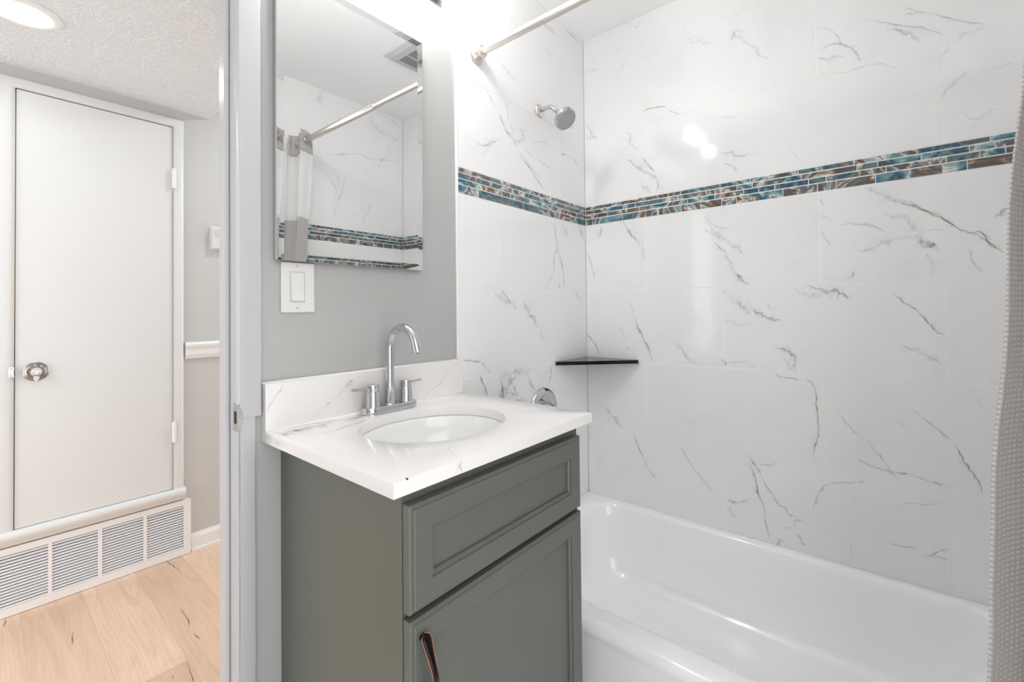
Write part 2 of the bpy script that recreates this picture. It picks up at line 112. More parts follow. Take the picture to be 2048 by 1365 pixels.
M_CAB = simple('sage_green_cabinet_paint', srgb(94, 98, 91), 0.36, bump=0.05, bscale=200, var=0.02)
M_BRONZE = simple('oil_rubbed_bronze', srgb(22, 14, 12), 0.22, 0.6)
M_COPPER = simple('worn_copper_edge', srgb(205, 130, 105), 0.3, 1.0)
M_PORC = simple('white_porcelain', srgb(236, 237, 236), 0.07, coat=0.3)
M_TUB = simple('white_tub_enamel', srgb(249, 250, 251), 0.1, coat=0.5, bump=0.06, bscale=4, detail=2)
M_BLACK = simple('polished_black_granite', srgb(12, 12, 13), 0.06, bump=0.02)
M_GROUT = simple('white_grout', srgb(252, 252, 250), 0.7, bump=0.05)
M_CAULK = simple('white_caulk', srgb(240, 240, 240), 0.4, bump=0.3, bscale=30)
M_LCD = simple('grey_display', srgb(120, 124, 120), 0.2)
M_WOODEDGE = simple('bare_wood_edge', srgb(190, 150, 105), 0.6, var=0.2)

# mirror silvering
M_MIRROR = simple('mirror_silvering', (0.93, 0.94, 0.94, 1), 0.0, 1.0)

# popcorn ceiling
M_POP, nt, p = newmat('textured_hall_ceiling')
p.inputs['Base Color'].default_value = srgb(245, 247, 250); p.inputs['Roughness'].default_value = 0.75
tc = N(nt, 'ShaderNodeTexCoord')
a = N(nt, 'ShaderNodeTexNoise', Scale=95.0, Detail=4.0, Roughness=0.6); nt.links.new(tc.outputs['Object'], a.inputs[0])
cr = N(nt, 'ShaderNodeMapRange'); cr.inputs[1].default_value = 0.42; cr.inputs[2].default_value = 0.62
nt.links.new(a.outputs['Fac'], cr.inputs[0])
b = N(nt, 'ShaderNodeBump', Strength=0.8, Distance=0.0055); nt.links.new(cr.outputs[0], b.inputs['Height']); nt.links.new(b.outputs[0], p.inputs['Normal'])

# marble-look porcelain tile: near white with very faint clouding that changes from tile to tile
def marble(name, base, cloud, rough):
    m, nt, p = newmat(name)
    p.inputs['Roughness'].default_value = rough
    tc = N(nt, 'ShaderNodeTexCoord'); at = N(nt, 'ShaderNodeAttribute', attribute_name='tile')
    ad = N(nt, 'ShaderNodeVectorMath', operation='MULTIPLY_ADD'); ad.inputs[1].default_value = (9, 9, 9)
    nt.links.new(at.outputs['Color'], ad.inputs[0]); nt.links.new(tc.outputs['Object'], ad.inputs[2])
    n = N(nt, 'ShaderNodeTexNoise', Scale=3.2, Detail=6.0, Roughness=0.6, Distortion=0.6); nt.links.new(ad.outputs[0], n.inputs['Vector'])
    r = N(nt, 'ShaderNodeMapRange'); r.inputs[1].default_value = 0.55; r.inputs[2].default_value = 0.8; nt.links.new(n.outputs['Fac'], r.inputs[0])
    # hair-fine veins: ridged noise
    n2 = N(nt, 'ShaderNodeTexNoise', Scale=2.0, Detail=5.0, Distortion=1.2); nt.links.new(ad.outputs[0], n2.inputs['Vector'])
    s = N(nt, 'ShaderNodeMath', operation='SUBTRACT'); s.inputs[1].default_value = 0.5; nt.links.new(n2.outputs['Fac'], s.inputs[0])
    ab = N(nt, 'ShaderNodeMath', operation='ABSOLUTE'); nt.links.new(s.outputs[0], ab.inputs[0])
    r2_ = N(nt, 'ShaderNodeMapRange'); r2_.inputs[1].default_value = 0.006; r2_.inputs[2].default_value = 0.0; nt.links.new(ab.outputs[0], r2_.inputs[0])
    n3 = N(nt, 'ShaderNodeTexNoise', Scale=5.0, Detail=2.0); nt.links.new(ad.outputs[0], n3.inputs['Vector'])
    r3 = N(nt, 'ShaderNodeMapRange'); r3.inputs[1].default_value = 0.55; r3.inputs[2].default_value = 0.75; nt.links.new(n3.outputs['Fac'], r3.inputs[0])
    mu = N(nt, 'ShaderNodeMath', operation='MULTIPLY'); nt.links.new(r2_.outputs[0], mu.inputs[0]); nt.links.new(r3.outputs[0], mu.inputs[1])
    mu2 = N(nt, 'ShaderNodeMath', operation='MULTIPLY'); mu2.inputs[1].default_value = 0.35; nt.links.new(mu.outputs[0], mu2.inputs[0])
    mu3 = N(nt, 'ShaderNodeMath', operation='MULTIPLY_ADD'); mu3.inputs[1].default_value = 0.5; nt.links.new(r.outputs[0], mu3.inputs[0]); nt.links.new(mu2.outputs[0], mu3.inputs[2])
    mx = N(nt, 'ShaderNodeMix', data_type='RGBA'); mx.inputs[6].default_value = base; mx.inputs[7].default_value = cloud
    nt.links.new(mu3.outputs[0], mx.inputs[0]); nt.links.new(mx.outputs[2], p.inputs['Base Color'])
    return m
M_TILE = marble('marble_look_wall_tile', srgb(236, 236, 236), srgb(221, 222, 224), 0.07)
M_QUARTZ = marble('white_quartz', srgb(234, 232, 231), srgb(224, 221, 220), 0.16)

# veins of the marble: translucent film of pigment, strongest along the middle of each vein
def veinmat(name, grey, brown, rough, amount=1.0):
    m, nt, p = newmat(name)
    out = nt.nodes['Material Output']
    p.inputs['Roughness'].default_value = rough
    at = N(nt, 'ShaderNodeAttribute', attribute_name='vein'); uv = N(nt, 'ShaderNodeUVMap'); uv.uv_map = 'UVMap'
    sx = N(nt, 'ShaderNodeSeparateXYZ'); nt.links.new(uv.outputs[0], sx.inputs[0])
    sc = N(nt, 'ShaderNodeSeparateColor'); nt.links.new(at.outputs['Color'], sc.inputs[0])
    tc = N(nt, 'ShaderNodeTexCoord')
    n = N(nt, 'ShaderNodeTexNoise', Scale=26.0, Detail=7.0, Roughness=0.72); nt.links.new(tc.outputs['Object'], n.inputs['Vector'])
    nz = N(nt, 'ShaderNodeMapRange'); nz.inputs[1].default_value = 0.3; nz.inputs[2].default_value = 0.7; nz.inputs[3].default_value = -0.5; nz.inputs[4].default_value = 0.5
    nt.links.new(n.outputs['Fac'], nz.inputs[0])
    ad = N(nt, 'ShaderNodeMath', operation='ADD'); nt.links.new(sx.outputs['Y'], ad.inputs[0]); nt.links.new(nz.outputs[0], ad.inputs[1])
    ab = N(nt, 'ShaderNodeMath', operation='ABSOLUTE'); nt.links.new(ad.outputs[0], ab.inputs[0])
    fa = N(nt, 'ShaderNodeMapRange'); fa.inputs[1].default_value = 0.75; fa.inputs[2].default_value = 0.0; fa.interpolation_type = 'SMOOTHSTEP'; nt.links.new(ab.outputs[0], fa.inputs[0])
    # fades to nothing at the rim of the film
    ab2 = N(nt, 'ShaderNodeMath', operation='ABSOLUTE'); nt.links.new(sx.outputs['Y'], ab2.inputs[0])
    rim = N(nt, 'ShaderNodeMapRange'); rim.inputs[1].default_value = 1.0; rim.inputs[2].default_value = 0.6; nt.links.new(ab2.outputs[0], rim.inputs[0])
    n2 = N(nt, 'ShaderNodeTexNoise', Scale=14.0, Detail=4.0); nt.links.new(tc.outputs['Object'], n2.inputs['Vector'])
    al = N(nt, 'ShaderNodeMapRange'); al.inputs[1].default_value = 0.32; al.inputs[2].default_value = 0.62; al.inputs[3].default_value = 0.22; nt.links.new(n2.outputs['Fac'], al.inputs[0])
    n4 = N(nt, 'ShaderNodeTexNoise', Scale=70.0, Detail=5.0, Roughness=0.7); nt.links.new(tc.outputs['Object'], n4.inputs['Vector'])
    a4 = N(nt, 'ShaderNodeMapRange'); a4.inputs[1].default_value = 0.38; a4.inputs[2].default_value = 0.6; nt.links.new(n4.outputs['Fac'], a4.inputs[0])
    one = N(nt, 'ShaderNodeMath', operation='MAXIMUM'); w4 = N(nt, 'ShaderNodeMath', operation='SUBTRACT'); w4.inputs[0].default_value = 1.0
    nt.links.new(sc.outputs[2], w4.inputs[1]); nt.links.new(a4.outputs[0], one.inputs[0]); nt.links.new(w4.outputs[0], one.inputs[1])
    cur = None
    for o in (one.outputs[0], fa.outputs[0], rim.outputs[0], al.outputs[0], sc.outputs[0]):
        if cur is None: cur = o; continue
        mm = N(nt, 'ShaderNodeMath', operation='MULTIPLY'); nt.links.new(cur, mm.inputs[0]); nt.links.new(o, mm.inputs[1]); cur = mm.outputs[0]
    mm = N(nt, 'ShaderNodeMath', operation='MULTIPLY'); mm.inputs[1].default_value = amount; mm.use_clamp = True; nt.links.new(cur, mm.inputs[0]); cur = mm.outputs[0]
    mx = N(nt, 'ShaderNodeMix', data_type='RGBA'); mx.inputs[6].default_value = grey; mx.inputs[7].default_value = brown
    nt.links.new(sc.outputs[1], mx.inputs[0]); nt.links.new(mx.outputs[2], p.inputs['Base Color'])
    tr = N(nt, 'ShaderNodeBsdfTransparent'); ms = N(nt, 'ShaderNodeMixShader')
    nt.links.new(cur, ms.inputs[0]); nt.links.new(tr.outputs[0], ms.inputs[1]); nt.links.new(p.outputs[0], ms.inputs[2]); nt.links.new(ms.outputs[0], out.inputs[0])
    return m
M_VEIN = veinmat('marble_vein', srgb(104, 108, 112), srgb(112, 96, 70), 0.07, 1.15)
M_CRACK = veinmat('wood_crack', srgb(96, 66, 44), srgb(96, 66, 44), 0.5, 1.6)

# swirled glass mosaic
M_MOSAIC, nt, p = newmat('swirled_glass_mosaic')
p.inputs['Roughness'].default_value = 0.05; p.inputs['Coat Weight'].default_value = 0.6; p.inputs['Coat Roughness'].default_value = 0.03
tc = N(nt, 'ShaderNodeTexCoord'); at = N(nt, 'ShaderNodeAttribute', attribute_name='tile')
ad = N(nt, 'ShaderNodeVectorMath', operation='MULTIPLY_ADD'); ad.inputs[1].default_value = (5, 5, 5)
nt.links.new(at.outputs['Color'], ad.inputs[0]); nt.links.new(tc.outputs['Object'], ad.inputs[2])
n = N(nt, 'ShaderNodeTexNoise', Scale=7.0, Detail=4.0, Distortion=1.3); nt.links.new(ad.outputs[0], n.inputs['Vector'])
wv = N(nt, 'ShaderNodeMath', operation='MULTIPLY_ADD'); wv.inputs[1].default_value = 2.3
rn = N(nt, 'ShaderNodeMath', operation='MULTIPLY'); rn.inputs[1].default_value = 1.0; sr = N(nt, 'ShaderNodeSeparateColor'); nt.links.new(at.outputs['Color'], sr.inputs[0]); nt.links.new(sr.outputs[0], rn.inputs[0])
nt.links.new(n.outputs['Fac'], wv.inputs[0]); nt.links.new(rn.outputs[0], wv.inputs[2])
fr = N(nt, 'ShaderNodeMath', operation='FRACT'); nt.links.new(wv.outputs[0], fr.inputs[0])
cr = N(nt, 'ShaderNodeValToRGB'); nt.links.new(fr.outputs[0], cr.inputs[0])
stops = [(0, (48, 66, 80)), (.07, (44, 92, 120)), (.15, (98, 138, 144)), (.22, (160, 178, 176)), (.25, (222, 224, 220)), (.28, (128, 130, 126)), (.38, (98, 92, 88)), (.47, (82, 74, 70)), (.53, (118, 98, 82)),
         (.58, (170, 146, 126)), (.61, (226, 222, 216)), (.65, (136, 142, 142)), (.78, (78, 80, 84)), (.90, (96, 130, 134)), (1, (48, 66, 80))]
el = cr.color_ramp.elements
while len(el) < len(stops): el.new(0.5)
for e, (q, c) in zip(el, stops): e.position = q; e.color = srgb(*c)
nt.links.new(cr.outputs[0], p.inputs['Base Color'])
n2 = N(nt, 'ShaderNodeTexNoise', Scale=60.0, Detail=2.0); nt.links.new(ad.outputs[0], n2.inputs['Vector'])
bp = N(nt, 'ShaderNodeBump', Strength=0.12, Distance=0.001); nt.links.new(n2.outputs['Fac'], bp.inputs['Height']); nt.links.new(bp.outputs[0], p.inputs['Normal'])

# laminate planks running along y
M_FLOOR, nt, p = newmat('light_oak_planks')
p.inputs['Roughness'].default_value = 0.38
tc = N(nt, 'ShaderNodeTexCoord')
mp = N(nt, 'ShaderNodeMapping'); mp.inputs['Rotation'].default_value = (0, 0, math.pi/2); mp.inputs['Location'].default_value = (0.35, 0.09, 0)
nt.links.new(tc.outputs['Object'], mp.inputs[0])
br = N(nt, 'ShaderNodeTexBrick'); br.offset = 0.37
br.inputs['Scale'].default_value = 1.0; br.inputs['Brick Width'].default_value = 1.2; br.inputs['Row Height'].default_value = 0.178
br.inputs['Mortar Size'].default_value = 0.0007; br.inputs['Mortar Smooth'].default_value = 0.3; br.inputs['Bias'].default_value = 0
br.inputs['Color1'].default_value = srgb(231, 203, 179); br.inputs['Color2'].default_value = srgb(210, 177, 150); br.inputs['Mortar'].default_value = srgb(196, 164, 138)
nt.links.new(mp.outputs[0], br.inputs['Vector'])
sep = N(nt, 'ShaderNodeVectorMath', operation='MULTIPLY_ADD'); sep.inputs[1].default_value = (11, 11, 11)
nt.links.new(br.outputs['Color'], sep.inputs[0]); nt.links.new(mp.outputs[0], sep.inputs[2])
mp2 = N(nt, 'ShaderNodeMapping'); mp2.inputs['Scale'].default_value = (1.1, 9, 1); nt.links.new(sep.outputs[0], mp2.inputs[0])
n = N(nt, 'ShaderNodeTexNoise', Scale=2.2, Detail=8.0, Roughness=0.6, Distortion=1.4); nt.links.new(mp2.outputs[0], n.inputs['Vector'])
wv = N(nt, 'ShaderNodeTexWave', bands_direction='Y', Scale=2.6, Distortion=16.0, Detail=4.0); wv.inputs['Detail Scale'].default_value = 0.9; nt.links.new(mp2.outputs[0], wv.inputs['Vector'])
mul = N(nt, 'ShaderNodeMath', operation='MULTIPLY_ADD'); mul.inputs[1].default_value = 0.10; nt.links.new(wv.outputs['Fac'], mul.inputs[0])
nt.links.new(n.outputs['Fac'], mul.inputs[2])
rg = N(nt, 'ShaderNodeMapRange'); rg.inputs[1].default_value = 0.4; rg.inputs[2].default_value = 1.0; rg.inputs[3].default_value = 0.0; rg.inputs[4].default_value = 0.75; nt.links.new(mul.outputs[0], rg.inputs[0])
mx = N(nt, 'ShaderNodeMix', data_type='RGBA'); nt.links.new(br.outputs['Color'], mx.inputs[6]); mx.inputs[7].default_value = srgb(186, 150, 120)
nt.links.new(rg.outputs[0], mx.inputs[0]); nt.links.new(mx.outputs[2], p.inputs['Base Color'])
bp = N(nt, 'ShaderNodeBump', Strength=0.15, Distance=0.001); nt.links.new(mul.outputs[0], bp.inputs['Height']); nt.links.new(bp.outputs[0], p.inputs['Normal'])

# waffle-weave curtain (uses uv measured in metres), taupe
def fabric(name, col, col2, waffle):
    m, nt, p = newmat(name)
    p.inputs['Roughness'].default_value = 0.8; p.inputs['Sheen Weight'].default_value = 0.3
    uv = N(nt, 'ShaderNodeUVMap'); uv.uv_map = 'UVMap'
    if waffle:
        sx = N(nt, 'ShaderNodeSeparateXYZ'); nt.links.new(uv.outputs[0], sx.inputs[0])
        # small dimples in rows, every other column shifted by half a cell
        def wave(src, period, extra=None):
            k = N(nt, 'ShaderNodeMath', operation='MULTIPLY'); k.inputs[1].default_value = 2*math.pi/period; nt.links.new(src, k.inputs[0])
            o = k.outputs[0]
            if extra is not None:
                a_ = N(nt, 'ShaderNodeMath', operation='ADD'); nt.links.new(o, a_.inputs[0]); nt.links.new(extra, a_.inputs[1]); o = a_.outputs[0]
            s_ = N(nt, 'ShaderNodeMath', operation='COSINE'); nt.links.new(o, s_.inputs[0]); return s_.outputs[0]
        wx = wave(sx.outputs['X'], 0.0115); wy = wave(sx.outputs['Y'], 0.0078)
        mx_ = N(nt, 'ShaderNodeMath', operation='MINIMUM'); nt.links.new(wx, mx_.inputs[0]); nt.links.new(wy, mx_.inputs[1])
        r = N(nt, 'ShaderNodeMapRange'); r.inputs[1].default_value = -0.9; r.inputs[2].default_value = 0.5; nt.links.new(mx_.outputs[0], r.inputs[0])
        mx = N(nt, 'ShaderNodeMix', data_type='RGBA'); mx.inputs[6].default_value = col2; mx.inputs[7].default_value = col
        nt.links.new(r.outputs[0], mx.inputs[0]); nt.links.new(mx.outputs[2], p.inputs['Base Color'])
        b = N(nt, 'ShaderNodeBump', Strength=0.6, Distance=0.002); nt.links.new(r.outputs[0], b.inputs['Height']); nt.links.new(b.outputs[0], p.inputs['Normal'])
    else:
        p.inputs['Base Color'].default_value = col
        n = N(nt, 'ShaderNodeTexNoise', Scale=900.0, Detail=1.0); nt.links.new(uv.outputs[0], n.inputs['Vector'])
        b = N(nt, 'ShaderNodeBump', Strength=0.15, Distance=0.0006); nt.links.new(n.outputs['Fac'], b.inputs['Height']); nt.links.new(b.outputs[0], p.inputs['Normal'])
    return m
M_CURTAIN = fabric('taupe_waffle_weave', srgb(204, 198, 196), srgb(174, 167, 164), True)
M_HEADER = fabric('taupe_header_band', srgb(184, 179, 176), srgb(120, 112, 108), False)
M_SHEER, nt, p = newmat('white_sheer_voile')
p.inputs['Base Color'].default_value = srgb(245, 245, 245); p.inputs['Roughness'].default_value = 0.7
out = nt.nodes['Material Output']; tl = N(nt, 'ShaderNodeBsdfTranslucent'); tl.inputs[0].default_value = (0.9, 0.9, 0.9, 1)
tr = N(nt, 'ShaderNodeBsdfTransparent'); m1 = N(nt, 'ShaderNodeMixShader'); m1.inputs[0].default_value = 0.4; m2 = N(nt, 'ShaderNodeMixShader'); m2.inputs[0].default_value = 0.12
nt.links.new(p.outputs[0], m1.inputs[1]); nt.links.new(tl.outputs[0], m1.inputs[2]); nt.links.new(m1.outputs[0], m2.inputs[1]); nt.links.new(tr.outputs[0], m2.inputs[2]); nt.links.new(m2.outputs[0], out.inputs[0])

def glow(name, strength, col=(1, 0.97, 0.92, 1)):
    m, nt, p = newmat(name)
    p.inputs['Base Color'].default_value = (0.95, 0.95, 0.95, 1); p.inputs['Roughness'].default_value = 0.3
    p.inputs['Emission Color'].default_value = col; p.inputs['Emission Strength'].default_value = strength
    return m
M_LENS = glow('lit_frosted_lens', 6.0, (1, 0.99, 0.97, 1))
M_BULB = glow('lit_bulb_glass', BULB_GLOW, WARM)
M_GLASS, nt, p = newmat('clear_shade_glass')
out = nt.nodes['Material Output']; gl = N(nt, 'ShaderNodeBsdfGlossy'); gl.inputs['Roughness'].default_value = 0.02
tr = N(nt, 'ShaderNodeBsdfTransparent'); fz = N(nt, 'ShaderNodeFresnel'); fz.inputs[0].default_value = 1.45; ms = N(nt, 'ShaderNodeMixShader')
nt.links.new(fz.outputs[0], ms.inputs[0]); nt.links.new(tr.outputs[0], ms.inputs[1]); nt.links.new(gl.outputs[0], ms.inputs[2]); nt.links.new(ms.outputs[0], out.inputs[0])

# ---------------------------------------------------------------- mesh helpers
def build(name, bm, mats, parent=None, smooth=False, bevel=0.0, seg=2, subsurf=0, auto=None):
    bmesh.ops.recalc_face_normals(bm, faces=bm.faces)
    me = bpy.data.meshes.new(name); bm.to_mesh(me); bm.free()
    o = bpy.data.objects.new(name, me); COL.objects.link(o)
    for m in (mats if isinstance(mats, (list, tuple)) else [mats]): me.materials.append(m)
    if smooth:
        for pl in me.polygons: pl.use_smooth = True
        if auto: me.set_sharp_from_angle(angle=math.radians(auto))
    if parent: o.parent = parent
    if bevel > 0:
        b_ = o.modifiers.new('bevel', 'BEVEL'); b_.width = bevel; b_.segments = seg; b_.limit_method = 'ANGLE'; b_.harden_normals = False
        for pl in me.polygons: pl.use_smooth = True
        me.set_sharp_from_angle(angle=math.radians(35))
    if subsurf:
        s_ = o.modifiers.new('subsurf', 'SUBSURF'); s_.levels = subsurf; s_.render_levels = subsurf
    return o
def nb(): return bmesh.new()
def box(bm, x0, x1, y0, y1, z0, z1, mi=0):
    vs = [bm.verts.new((x, y, z)) for x in (x0, x1) for y in (y0, y1) for z in (z0, z1)]
    fs = [(0, 1, 3, 2), (4, 6, 7, 5), (0, 4, 5, 1), (2, 3, 7, 6), (0, 2, 6, 4), (1, 5, 7, 3)]
    out = []
    for f in fs:
        fc = bm.faces.new([vs[i] for i in f]); fc.material_index = mi; out.append(fc)
    return out
def lathe(bm, prof, n=32, origin=(0, 0, 0), axis=(0, 0, 1), mi=0, capa=True, capb=True):
    """prof: (radius, distance along axis)"""
    ax = Vector(axis).normalized(); t = Vector((1, 0, 0)) if abs(ax.x) < 0.9 else Vector((0, 1, 0))
    u = ax.cross(t).normalized(); v = ax.cross(u); o = Vector(origin); rings = []
    for r, h in prof:
        if r < 1e-6: rings.append([bm.verts.new(o + ax*h)]); continue
        rings.append([bm.verts.new(o + ax*h + (u*math.cos(2*math.pi*i/n) + v*math.sin(2*math.pi*i/n))*r) for i in range(n)])
    for a_, b_ in zip(rings, rings[1:]):
        for i in range(n):
            j = (i+1) % n
            if len(a_) == 1 and len(b_) == 1: continue
            if len(a_) == 1: f = bm.faces.new((a_[0], b_[i], b_[j]))
            elif len(b_) == 1: f = bm.faces.new((a_[i], a_[j], b_[0]))
            else: f = bm.faces.new((a_[i], a_[j], b_[j], b_[i]))
            f.material_index = mi
    if capa and len(rings[0]) > 1: bm.faces.new(rings[0]).material_index = mi
    if capb and len(rings[-1]) > 1: bm.faces.new(rings[-1]).material_index = mi
def tube(bm, pts, rad, n=20, mi=0, flat=1.0):
    pts = [Vector(q) for q in pts]; rings = []; prev = None
    for i, q in enumerate(pts):
        d = (pts[min(i+1, len(pts)-1)] - pts[max(i-1, 0)]).normalized()
        if prev is None:
            t = Vector((0, 0, 1)) if abs(d.z) < 0.9 else Vector((1, 0, 0)); u = d.cross(t).normalized()
        else: u = (prev - d*prev.dot(d)).normalized()
        prev = u; v = d.cross(u); r = rad[i] if isinstance(rad, (list, tuple)) else rad
        rings.append([bm.verts.new(q + u*math.cos(2*math.pi*k/n)*r + v*math.sin(2*math.pi*k/n)*r*flat) for k in range(n)])
    for a_, b_ in zip(rings, rings[1:]):
        for k in range(n):
            f = bm.faces.new((a_[k], a_[(k+1) % n], b_[(k+1) % n], b_[k])); f.material_index = mi
    bm.faces.new(rings[0]); bm.faces.new(rings[-1])
def rrect(x0, x1, y0, y1, r, z, k=8, s=6):
    """rounded rectangle, always the same number of points"""
    P = []
    cs = [(x1-r, y1-r, 0), (x0+r, y1-r, 90), (x0+r, y0+r, 180), (x1-r, y0+r, 270)]
    for i, (cx, cy, a0) in enumerate(cs):
        arc = [(cx + r*math.cos(math.radians(a0+90*j/k)), cy + r*math.sin(math.radians(a0+90*j/k))) for j in range(k+1)]
        P += arc
        nx, ny, na = cs[(i+1) % 4]; e = (nx + r*math.cos(math.radians(na)), ny + r*math.sin(math.radians(na)))
        for j in range(1, s): P.append((arc[-1][0]+(e[0]-arc[-1][0])*j/s, arc[-1][1]+(e[1]-arc[-1][1])*j/s))
    return [Vector((x, y, z)) for x, y in P]
def loft(bm, loops, closed=True, cap0=False, cap1=False, mi=0):
    R = [[bm.verts.new(q) for q in L] for L in loops]
    for a_, b_ in zip(R, R[1:]):
        n = len(a_)
        for i in range(n if closed else n-1):
            f = bm.faces.new((a_[i], a_[(i+1) % n], b_[(i+1) % n], b_[i])); f.material_index = mi
    if cap0: bm.faces.new(R[0]).material_index = mi
    if cap1: bm.faces.new(R[-1]).material_index = mi
    return R
def thing(name, label, cat, loc=(0, 0, 0), group=None):
    o = bpy.data.objects.new(name, None); COL.objects.link(o); o.empty_display_size = 0.05
    o.location = loc; o['label'] = label; o['category'] = cat
    if group: o['group'] = group
    return o
def tag(o, label, cat, group=None):
    o['label'] = label; o['category'] = cat
    if group: o['group'] = group
    return o
def struct(o): o['kind'] = 'structure'; return o
def settle(root):
    """children were modelled in world space: keep them in place under a root that stands at its own base"""
    for c in root.children: c.matrix_parent_inverse = Matrix.Translation(root.location).inverted()
    return root

def smoothline(pts, sub=5):
    P = [Vector((a, b, 0)) for a, b in pts]; out = []
    Q = [P[0]*2-P[1]] + P + [P[-1]*2-P[-2]]
    for i in range(1, len(Q)-2):
        for j in range(sub):
            t = j/sub; p0, p1, p2, p3 = Q[i-1:i+3]
            out.append(0.5*((2*p1)+(-p0+p2)*t+(2*p0-5*p1+4*p2-p3)*t*t+(-p0+3*p1-3*p2+p3)*t**3))
    out.append(P[-1]); return out
def ribbons(bm, data, place, mi, wide=0.8, jit=0.14, halo=True):
    """veins as thin films lying on a surface"""
    uvl = bm.loops.layers.uv.get('UVMap') or bm.loops.layers.uv.new('UVMap')
    cl = bm.loops.layers.float_color.get('vein') or bm.loops.layers.float_color.new('vein')
    rnd = random.Random(3)
    full = []
    for pts, wd, d, brn in data:
        if halo and d >= 0.27 and wd < 0.03:       # a pale wash of pigment beside the stronger veins
            o = rnd.choice((-1, 1))*wd*0.7
            full.append(([(a_+o, c_+o*0.3) for a_, c_ in pts], max(wd*3.2, 0.016), d*0.26, brn*0.5))
        full.append((pts, wd, d, brn))
    for k, (pts, wd, d, brn) in enumerate(full):
        L = smoothline(pts, 8); n = len(L); rows = []
        ph = rnd.random()*9
        for i, q in enumerate(L):
            tg = (L[min(i+1, n-1)]-L[max(i-1, 0)]).normalized(); nn = Vector((-tg.y, tg.x, 0))
            e = min(1, (i+0.4)/(n*0.22), (n-1-i+0.4)/(n*0.22))
            h = wd*0.8*e*(0.85+0.3*math.sin(ph+i*0.55))
            off = nn*wd*jit*(math.sin(ph*3+i*0.8)+rnd.uniform(-1, 1))
            rows.append([bm.verts.new(place((q+off)+nn*h*s, k)) for s in (-1, 1)])
        for i in range(n-1):
            try: f = bm.faces.new((rows[i][0], rows[i+1][0], rows[i+1][1], rows[i][1]))
            except ValueError: continue
            f.material_index = mi
            for lp, (uu, vv) in zip(f.loops, ((i, -1), (i+1, -1), (i+1, 1), (i, 1))):
                lp[uvl].uv = (uu*0.1, vv); lp[cl] = (min(1, d*VEIN_GAIN*(1.0 if wd < 0.016 else wide)), brn, 0.25 if wd < 0.016 else 0.65, 1)
VEIN_GAIN = 0.88

def tiled(bm, rects, place, depth, mi, seed=1, gap=0.0011, bev=0.0):
    cl = bm.loops.layers.float_color.get('tile') or bm.loops.layers.float_color.new('tile')
    rnd = random.Random(seed)
    for (a0, a1, z0, z1) in rects:
        if a1 - a0 < 0.004 or z1 - z0 < 0.003: continue
        c = (rnd.random(), rnd.random(), rnd.random(), 1)
        A0, A1, Z0, Z1 = a0+gap, a1-gap, z0+gap, z1-gap
        b_ = bev
        front = [bm.verts.new(place(a_, z_, 0)) for a_, z_ in ((A0+b_, Z0+b_), (A1-b_, Z0+b_), (A1-b_, Z1-b_), (A0+b_, Z1-b_))]
        back = [bm.verts.new(place(a_, z_, depth)) for a_, z_ in ((A0, Z0), (A1, Z0), (A1, Z1), (A0, Z1))]
        fs = [bm.faces.new(front)] + [bm.faces.new((front[i], front[(i+1) % 4], back[(i+1) % 4], back[i])) for i in range(4)]
        for f in fs:
            f.material_index = mi
            for lp in f.loops: lp[cl] = c

# ---------------------------------------------------------------- dimensions
MT, MB, TH = 1.6632, 1.5762, 0.3065      # mosaic top / bottom, tile row height
CEIL = 2.44; TUBZ = 0.354; TL = -0.801; YF = -1.43
XL = -2.45; HY = 1.63; WB = 0.095
BELOW = [(MB-TH*(k+1), MB-TH*k) for k in range(5)]
ABOVE = [(MT, MT+TH), (MT+TH, MT+2*TH), (MT+2*TH, CEIL)]
def bricks(lo, hi, j_odd, j_even, zlo):
    out = []
    for i, (z0, z1) in enumerate(BELOW):
        z0 = max(z0, zlo)
        if z1 <= zlo: continue
        j = j_odd if i % 2 == 0 else j_even
        cuts = sorted([lo, hi]+[v for v in j if lo+0.01 < v < hi-0.01])
        out += [(a_, b_, z0, z1) for a_, b_ in zip(cuts, cuts[1:])]
    for i, (z0, z1) in enumerate(ABOVE):
        j = j_even if i % 2 == 0 else j_odd
        cuts = sorted([lo, hi]+[v for v in j if lo+0.01 < v < hi-0.01])
        out += [(a_, b_, z0, z1) for a_, b_ in zip(cuts, cuts[1:])]
    return out
MROWS = [(MT-0.0165, MT-0.0008), (MT-0.0365, MT-0.018), (MT-0.0565, MT-0.038), (MB+0.0008, MT-0.058)]
def mosaic(joints, lo, hi):
    out = []
    for (z0, z1), j in zip(MROWS, joints):
        cuts = sorted([lo, hi]+[v for v in j if lo+0.006 < v < hi-0.006])
        out += [(a_, b_, z0, z1) for a_, b_ in zip(cuts, cuts[1:])]
    return out

# ---------------------------------------------------------------- room shell
# floor
bm = nb(); box(bm, -3.3, 1.3, 0.095, HY+0.1, -0.05, 0.0)
ribbons(bm, FLOOR_CRACKS, lambda q, k: Vector((q.x, q.y, 0.0006)), 1, jit=0.12, halo=False)
struct(build('floor', bm, [M_FLOOR, M_CRACK]))
bm = nb()
tiled(bm, [(x0, min(x0+0.6, 0.0), y0, min(y0+0.3, 0.095)) for x0 in (-2.45, -1.85, -1.25, -0.65) for y0 in (-1.45, -1.15, -0.85, -0.55, -0.25, 0.05)], lambda a_, c_, d: Vector((a_, c_, 0.0-d)), 0.004, 0, 17)
box(bm, XL, 0.12, YF-0.12, 0.095, -0.05, -0.0012, 1)
struct(build('floor_bathroom', bm, [M_TILE, M_GROUT]))
